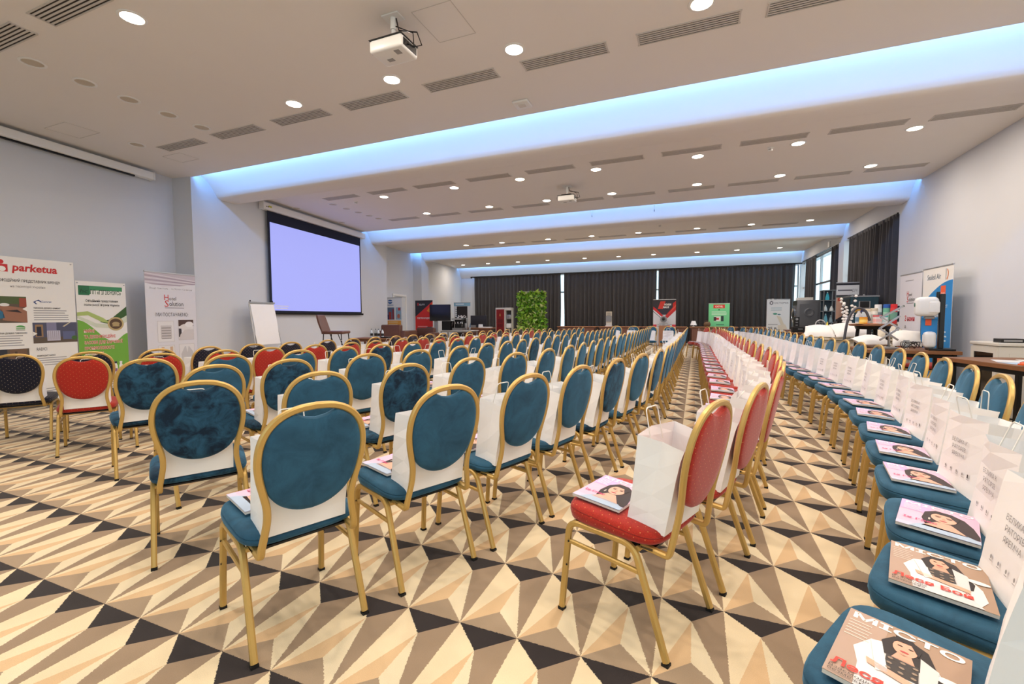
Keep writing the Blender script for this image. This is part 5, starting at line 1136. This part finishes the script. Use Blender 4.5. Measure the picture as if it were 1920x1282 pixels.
def prod(kind, label, dx, dy, h, r, c1, c2, c3=None):
    x, y = 2.67+dx, 9.05+dy
    if kind == 'jar':
        t = thing('product_jar', label, 'jar', (x, y, zt)); MB().lathe([(r*.95, 0), (r, .01), (r, h*.78), (r*.9, h*.82)], 18).build('body', ink(c1), t, smooth=True); MB().lathe([(r*.96, h*.82), (r*.96, h), (r*.8, h*1.01)], 18).build('lid', ink(c2), t, smooth=True)
        if c3: MB().lathe([(r*1.015, h*.2), (r*1.015, h*.6)], 18, cap=False).build('label_band', ink(c3), t, smooth=True)
    elif kind == 'spray':
        t = thing('spray_bottle', label, 'bottle', (x, y, zt)); MB().lathe([(r, 0), (r, h*.5), (r*.45, h*.68), (r*.4, h*.78)], 16).build('body', ink(c1), t, smooth=True); MB().box((-.015, 0, h*.88), (.075, .03, .055)).build('trigger_head', ink(c2), t, bevel=.008); q = MB(); q.box((-.04, 0, h*.78), (.012, .016, .05)); q.build('trigger', ink(c2), t)
        if c3: MB().lathe([(r*1.02, h*.12), (r*1.02, h*.4)], 16, cap=False).build('label_band', ink(c3), t, smooth=True)
    else:
        t = thing('product_box', label, 'box', (x, y, zt), .3); MB().box((0, 0, h/2), (r*2, r*1.6, h)).build('carton', ink(c1), t, bevel=.003); MB().box((0, 0, h*.9), (r*2.03, r*1.63, h*.2)).build('lid', ink(c2), t)
        if c3: MB().box((0, -.001, h*.4), (r*2.02, r*1.62, h*.3)).build('label_band', ink(c3), t)
prod('spray', 'white spray bottle with a yellow cap at the left on the round table', -.20, -.04, .27, .045, (226, 230, 232), (226, 176, 70), (120, 160, 190))
prod('spray', 'pale spray bottle with a dark blue head on the round table', -.12, .04, .25, .045, (214, 224, 230), (40, 60, 110), (90, 130, 180))
prod('jar', 'round yellow tub at the left front of the round table', -.17, -.16, .11, .055, (236, 178, 60), (226, 150, 40), (250, 220, 120))
prod('jar', 'white jar with a cream lid in the middle of the round table', -.04, .10, .24, .05, (236, 232, 222), (226, 212, 186), None)
prod('jar', 'squat cream canister behind the pink cartons on the round table', .04, .08, .25, .05, (232, 226, 210), (214, 204, 180), (190, 190, 180))
prod('box', 'white carton with pink edges on the round table', .01, -.17, .14, .045, (238, 232, 228), (226, 110, 110), (240, 200, 196))
prod('box', 'white carton with teal edges on the round table', .10, -.15, .13, .04, (232, 236, 234), (90, 180, 176), (196, 226, 222))
prod('jar', 'white bottle with a grey label at the back of the round table', .11, .14, .31, .05, (236, 236, 234), (222, 222, 220), (150, 156, 160))
prod('jar', 'green bottle with a blue cap on the round table', .19, .03, .31, .048, (96, 168, 140), (34, 92, 176), (160, 200, 180))
prod('jar', 'red bottle with a red cap at the right on the round table', .26, -.04, .31, .045, (206, 44, 44), (214, 36, 40), (110, 160, 140))
for i, (dx, dy, c, nm) in enumerate(((-.08, -.24, (232, 120, 40), 'orange'), (-.2, -.19, (238, 200, 120), 'yellow'))):
    q = MB(); q.box((0, 0, .002), (.15, .10, .004)); tag(q.build('leaflet', ink(c), loc=(2.67+dx, 9.05+dy*.9, zt+.0005), rotz=.5*i+.2), '%s leaflet at the front edge of the round table' % nm, 'leaflet')
q = MB(); q.tube(catmull([(0, 0, 0), (.03, 0, .5), (.08, .02, 1.0), (.13, .03, 1.2), (.22, .03, 1.32), (.33, .02, 1.28), (.39, 0, 1.12)], 5), .019, 10)
t = thing('hose_wand', 'grey curved vacuum hose arching beside the cotton branches', 'hose', (2.20, 8.9, 0)); q.build('hose', mat('hose_grey', (70, 70, 76), .5), t, smooth=True); MB().lathe([(.10, 0), (.10, .03), (.03, .05)], 16).build('foot', 'black_plastic', t, smooth=True)
def cotton():
    t = thing('cotton_branch_vase', 'vase of bare twigs with white cotton bolls beside the grey hose', 'plant', (2.62, 10.2, .80))
    MB().lathe([(.05, 0), (.07, .08), (.05, .18), (.04, .2)], 16).build('vase', 'white_plastic', t, smooth=True); r = random.Random(2)
    for k in range(5):
        a = r.uniform(0, 6.28); top = Vector((.10*math.cos(a), .10*math.sin(a), .56+.1*k*.5)); mid = Vector((.04*math.cos(a+.5), .04*math.sin(a+.5), .34))
        pts = catmull([(0, 0, .12), mid, top], 5); q = MB(); q.tube(pts, .004, 5); tw = q.build('twig', mat('twig_brown', (70, 50, 40), .8), t, smooth=True)
        for p in pts[3:]:
            b = MB(); b.lathe([(.008, -.02), (.026, -.006), (.028, .008), (.012, .026)], 8, (p.x+r.uniform(-.03, .03), p.y-.01, p.z)); b.build('cotton_boll', mat('cotton_white', (236, 232, 230), .95), tw, smooth=True)
cotton()
table('exhibit_table', 'cloth covered table under the heap of pillows', 2.75, 10.2, math.radians(-4), 1.5, .8, .79, 'cream_cloth', 'cream_cloth', panel='cream_cloth')
def pillow(label, x, y, z, w_, d, h, rz, rx=0.0, m='pillow_white', cat='pillow'):
    b = MB(); N = 10; vs = []; fs = []
    for s in (1, -1):
        for j in range(N+1):
            for i in range(N+1):
                u, v = -1+2*i/N, -1+2*j/N; e = max(0, 1-abs(u)**2.6)**.55*max(0, 1-abs(v)**2.6)**.55
                k = 1-.06*(1-abs(u))*abs(v)**3; k2 = 1-.06*(1-abs(v))*abs(u)**3
                vs.append((u*w_/2*k2, v*d/2*k, s*h/2*e+.012*math.sin(5*u+3*v)*e))
    n = (N+1)**2
    for q in (0, 1):
        for j in range(N):
            for i in range(N):
                a = q*n+j*(N+1)+i; f = (a, a+1, a+N+2, a+N+1); fs.append(f if q == 0 else tuple(reversed(f)))
    b.add(vs, fs); bm_ = b
    t = thing('bed_pillow', label, cat, (x, y, z), rz); o = bm_.build('cover', m, t, smooth=True); o.rotation_euler = (rx, 0, 0)
    q = MB(); q.box((w_/2-.02, -d*.3, 0), (.006, .05, .03)); oo = q.build('care_tag', 'paper_white', t); oo.rotation_euler = (rx, 0, 0)
pillow('plump white pillow leaning behind the round table legs', 2.62, 9.95, .93, .58, .42, .20, .1, .55)
pillow('white pillow leaning left of the round table', 2.16, 10.05, .91, .50, .40, .17, -.3, .5)
pillow('white pillow lying flat at the back of the pillow heap', 2.75, 10.45, .885, .60, .30, .16, .1, 0)
pillow('cream pillow leaning at the right of the pillow heap', 3.18, 10.0, .93, .46, .40, .18, .25, .6, 'cream_cloth')
pillow('white pillow in plastic on the hand dryer table', 2.36, 8.04, .83, .40, .28, .15, .3, .3)
pillow('white sack leaning right of the hand dryer table pillow', 2.78, 8.07, .87, .32, .30, .16, -.2, .75)
for i in range(4):
    q = MB(); q.box((0, 0, 0), (.46, .34, .035)); o = q.build('folded_blanket', 'wicker' if i % 2 else mat('blanket_brown', (128, 98, 70), .9, noise=.2, nscale=40, bump=.3), bevel=.015, seg=3, smooth=True, loc=(2.62+.02*(i % 2), 11.4, .80+.0375*i), rotz=.06*i); tag(o, 'brown folded blanket, %s from the bottom of the stack left of the pillows' % ORD[i+1], 'blanket', 'stacked brown blankets')
table('exhibit_table', 'dark wood table under the brown folded blankets', 2.65, 11.45, 0, 1.1, .7, .78, 'wood_brown', 'black_metal', panel='wood_red')
t = thing('squeeze_bottle', 'yellow cone-shaped bottle standing by the grey hose', 'bottle', (2.32, 10.25, .792)); MB().lathe([(.05, 0), (.052, .04), (.03, .16), (.012, .27), (.004, .30)], 16).build('body', ink((222, 206, 90)), t, smooth=True); MB().lathe([(.054, 0), (.054, .03)], 16).build('base_ring', 'white_plastic', t)
# combi oven before the right curtain, and its sign
def oven():
    t = thing('combi_oven', 'dark teal cabinet oven with a black window before the right curtain', 'oven', (3.47, 12.6, 0))
    MB().box((0, 0, .40), (.52, .60, .74)).build('stand', 'black_metal', t, bevel=.01); MB().box((0, 0, 1.20), (.52, .60, .86)).build('body', mat('oven_teal', (44, 72, 84), .35, .5), t, bevel=.012)
    MB().box((0, -.305, 1.45), (.17, .012, .14)).build('window', 'black_plastic', t); MB().box((0, -.305, 1.30), (.17, .012, .08)).build('window', 'black_plastic', t); MB().box((0, -.302, 1.38), (.21, .008, .29)).build('window_frame', 'grey_plastic', t)
    MB().box((-.262, 0, 1.2), (.012, .52, .76)).build('side_panel', mat('oven_dark', (26, 32, 38), .4), t); MB().box((0, 0, 1.635), (.54, .62, .03)).build('top_cover', 'steel', t, bevel=.004)
    for x in (-.12, .1): MB().lathe([(.02, 1.65), (.02, 1.69), (.01, 1.70)], 10, (x, .1, 0)).build('vent_cap', 'steel', t)
    for z in (1.12, 1.06, 1.0): MB().lathe([(.014, 0), (.014, .02)], 10, M=Matrix.Translation((.2, -.30, z)) @ Matrix.Rotation(PI/2, 4, 'X')).build('knob', 'steel', t)
oven()
def d_sign(p, W, H):
    w = W/2; p.rect(-w, H-.30, w, H-.06, (236, 236, 232), 2); p.greek(-w+.03, H-.2, .30, 1, .1, (110, 110, 116), .03, 3); p.text('ДМ', w-.14, H-.22, .09, (120, 120, 124), width=.1); p.rect(-w, H-.62, w, H-.33, (76, 96, 88), 2); p.poly([(-w, H-.9), (-.08, H-.8), (-.12, H-.36), (-w, H-.36)], (224, 176, 146), 3); p.rect(-w+.03, H-.45, -.12, H-.37, (206, 84, 60), 4)
banner('standing_poster', 'grey poster with a white lettered strip behind the dark teal oven', (3.42, 13.35, 0), 0, .46, 1.95, d_sign, mat_='curtain')
# washing machine and the table of gadgets
table('exhibit_table', 'dark table under the grey washing machine', 2.90, 15.2, 0, .95, .8, .80, 'wood_red', 'black_metal', panel='wood_red')
def washer():
    t = thing('washing_machine', 'big grey washing machine seen from its side on a table', 'washer', (2.92, 15.2, .80))
    g = mat('washer_grey', (108, 110, 112), .4, .4)
    MB().box((0, 0, .43), (.56, .6, .84)).build('body', g, t, bevel=.02, seg=3, smooth=True); MB().box((0, -.303, .44), (.44, .008, .62)).build('embossed_panel', g, t, bevel=.004)
    q = MB(); q.lathe([(.115, 0), (.125, .008), (.105, .012), (.10, .004), (.06, .004), (.05, .0)], 28, M=Matrix.Translation((.02, -.306, .50)) @ Matrix.Rotation(PI/2, 4, 'X')); q.build('embossed_disc', g, t, smooth=True)
    q = MB(); q.lathe([(.24, 0), (.25, .03), (.20, .05), (.18, .03)], 30, M=Matrix.Translation((-.28, 0, .42)) @ Matrix.Rotation(-PI/2, 4, 'Y')); q.build('door_ring', 'chrome', t, smooth=True); q = MB(); q.lathe([(.18, .02), (.12, .05), (.02, .06)], 24, M=Matrix.Translation((-.28, 0, .42)) @ Matrix.Rotation(-PI/2, 4, 'Y')); q.build('door_glass', 'black_plastic', t, smooth=True)
    MB().box((-.283, 0, .77), (.012, .54, .12)).build('control_panel', 'black_plastic', t, bevel=.003)
    for sx in (-1, 1): MB().lathe([(.03, 0), (.03, .02)], 10, (sx*.22, -.2, -.001)).build('foot', 'black_plastic', t)
washer()
gear('white_box', 'white box lying on top of the grey washing machine', 2.86, 15.15, 1.652, (.36, .34, .07), 'white_plastic', cat='box', extra=lambda t: MB().box((0, 0, .072), (.355, .02, .002)).build('tape', 'paper_cord', t))
table('exhibit_table', 'wood table crowded with black gadgets before the washing machine', 2.62, 13.2, 0, 1.2, .75, .80, 'wood_brown', 'wood_red', panel='wood_red')
def tower(t):
    for z in (.1, .17, .24): MB().box((0, -.052, z), (.05, .006, .02)).build('button', 'grey_plastic', t)
    MB().lathe([(.03, 0), (.03, .02)], 14, M=Matrix.Translation((0, -.05, .32)) @ Matrix.Rotation(PI/2, 4, 'X')).build('lens', 'steel', t)
gear('coffee_grinder', 'slim black tower left of the big grey washer', 2.36, 13.35, .801, (.12, .1, .38), 'black_plastic', extra=tower)
gear('black_case', 'long black case at the left on the gadget table', 2.38, 13.05, .801, (.34, .2, .13), 'black_plastic', cat='case', extra=lambda t: MB().box((0, -.102, .08), (.10, .01, .02)).build('latch', 'steel', t))
gear('black_case', 'black case at the right on the gadget table', 3.02, 13.05, .801, (.22, .2, .12), 'black_plastic', cat='case', extra=lambda t: MB().box((0, -.102, .07), (.08, .01, .02)).build('latch', 'steel', t))
def fan():
    t = thing('desk_fan', 'white ring-shaped desk fan in front of the grey washer', 'fan', (2.80, 12.98, .801))
    q = MB(); q.tube([(.10*math.cos(a), 0, .20+.10*math.sin(a)) for a in [2*PI*k/24 for k in range(24)]], .012, 8, closed=True); q.build('ring', 'white_plastic', t, smooth=True)
    for k in range(4):
        a = k*PI/2+.4; q = MB(); q.add([(0, 0, .20), (.085*math.cos(a), .01, .20+.085*math.sin(a)), (.085*math.cos(a+.6), -.01, .20+.085*math.sin(a+.6))], [(0, 1, 2)]); q.build('blade', 'grey_plastic', t)
    MB().lathe([(.06, 0), (.06, .015), (.02, .03), (.018, .10)], 14).build('foot', 'white_plastic', t, smooth=True)
fan()
t = thing('cylinder_speaker', 'dark cylinder speaker right of the gadget table', 'speaker', (3.02, 12.55, .801)); MB().lathe([(.055, 0), (.06, .02), (.06, .24), (.045, .27)], 18).build('body', 'black_plastic', t, smooth=True); MB().lathe([(.061, .01), (.061, .03)], 18, cap=False).build('base_ring', 'grey_plastic', t)
table('side_table', 'small table under the dark cylinder speaker', 3.05, 12.5, 0, .36, .4, .80, 'wood_brown', 'black_metal')
def shelf_unit():
    t = thing('display_shelf', 'tall narrow metal display shelf before the bright right window', 'shelf', (3.62, 16.0, 0))
    for sx in (-1, 1):
        for sy in (-1, 1): MB().box((sx*.15, sy*.2, .98), (.025, .025, 1.96)).build('post', 'steel', t)
    for z in (.2, .62, 1.0, 1.34, 1.66, 1.95): MB().box((0, 0, z), (.33, .43, .02)).build('shelf_board', 'steel', t)
    MB().box((0, .21, .98), (.31, .01, 1.92)).build('back_panel', mat('shelf_blue', (50, 70, 86), .5), t)
shelf_unit()
for i, (dx, z, h, c, nm) in enumerate(((-.04, 1.671, .22, (44, 170, 196), 'turquoise cone'), (.07, 1.351, .14, (226, 230, 232), 'white jar'), (-.08, 1.351, .16, (206, 216, 222), 'pale jar'), (.06, 1.011, .2, (150, 170, 180), 'grey jar'), (-.07, 1.011, .24, (110, 180, 200), 'light blue flask'))):
    t = thing('shelf_bottle', '%s on the tall metal display shelf' % nm, 'bottle', (3.62+dx, 15.9, z)); MB().lathe([(.05, 0), (.05, h*.3), (.03 if i else .03, h*.7), (.012, h)], 14).build('body', ink(c), t, smooth=True); MB().lathe([(.016, h*.96), (.016, h*1.06)], 10).build('cap', 'white_plastic', t)
# skirting seen behind the left chairs
b = MB(); d_ = Vector((-.1462, .989)); 
for (x0, y0), (x1, y1) in (((-7.776, -3), (-9.028, 5.481)), ((-8.616, 5.553), (-9.642, 12.5))): b.sweep([(x0+.008, y0, .05), (x1+.008, y1, .05)], (0, 0, 1), .014, .1)
struct(b.build('baseboard_left', 'white_paint'))
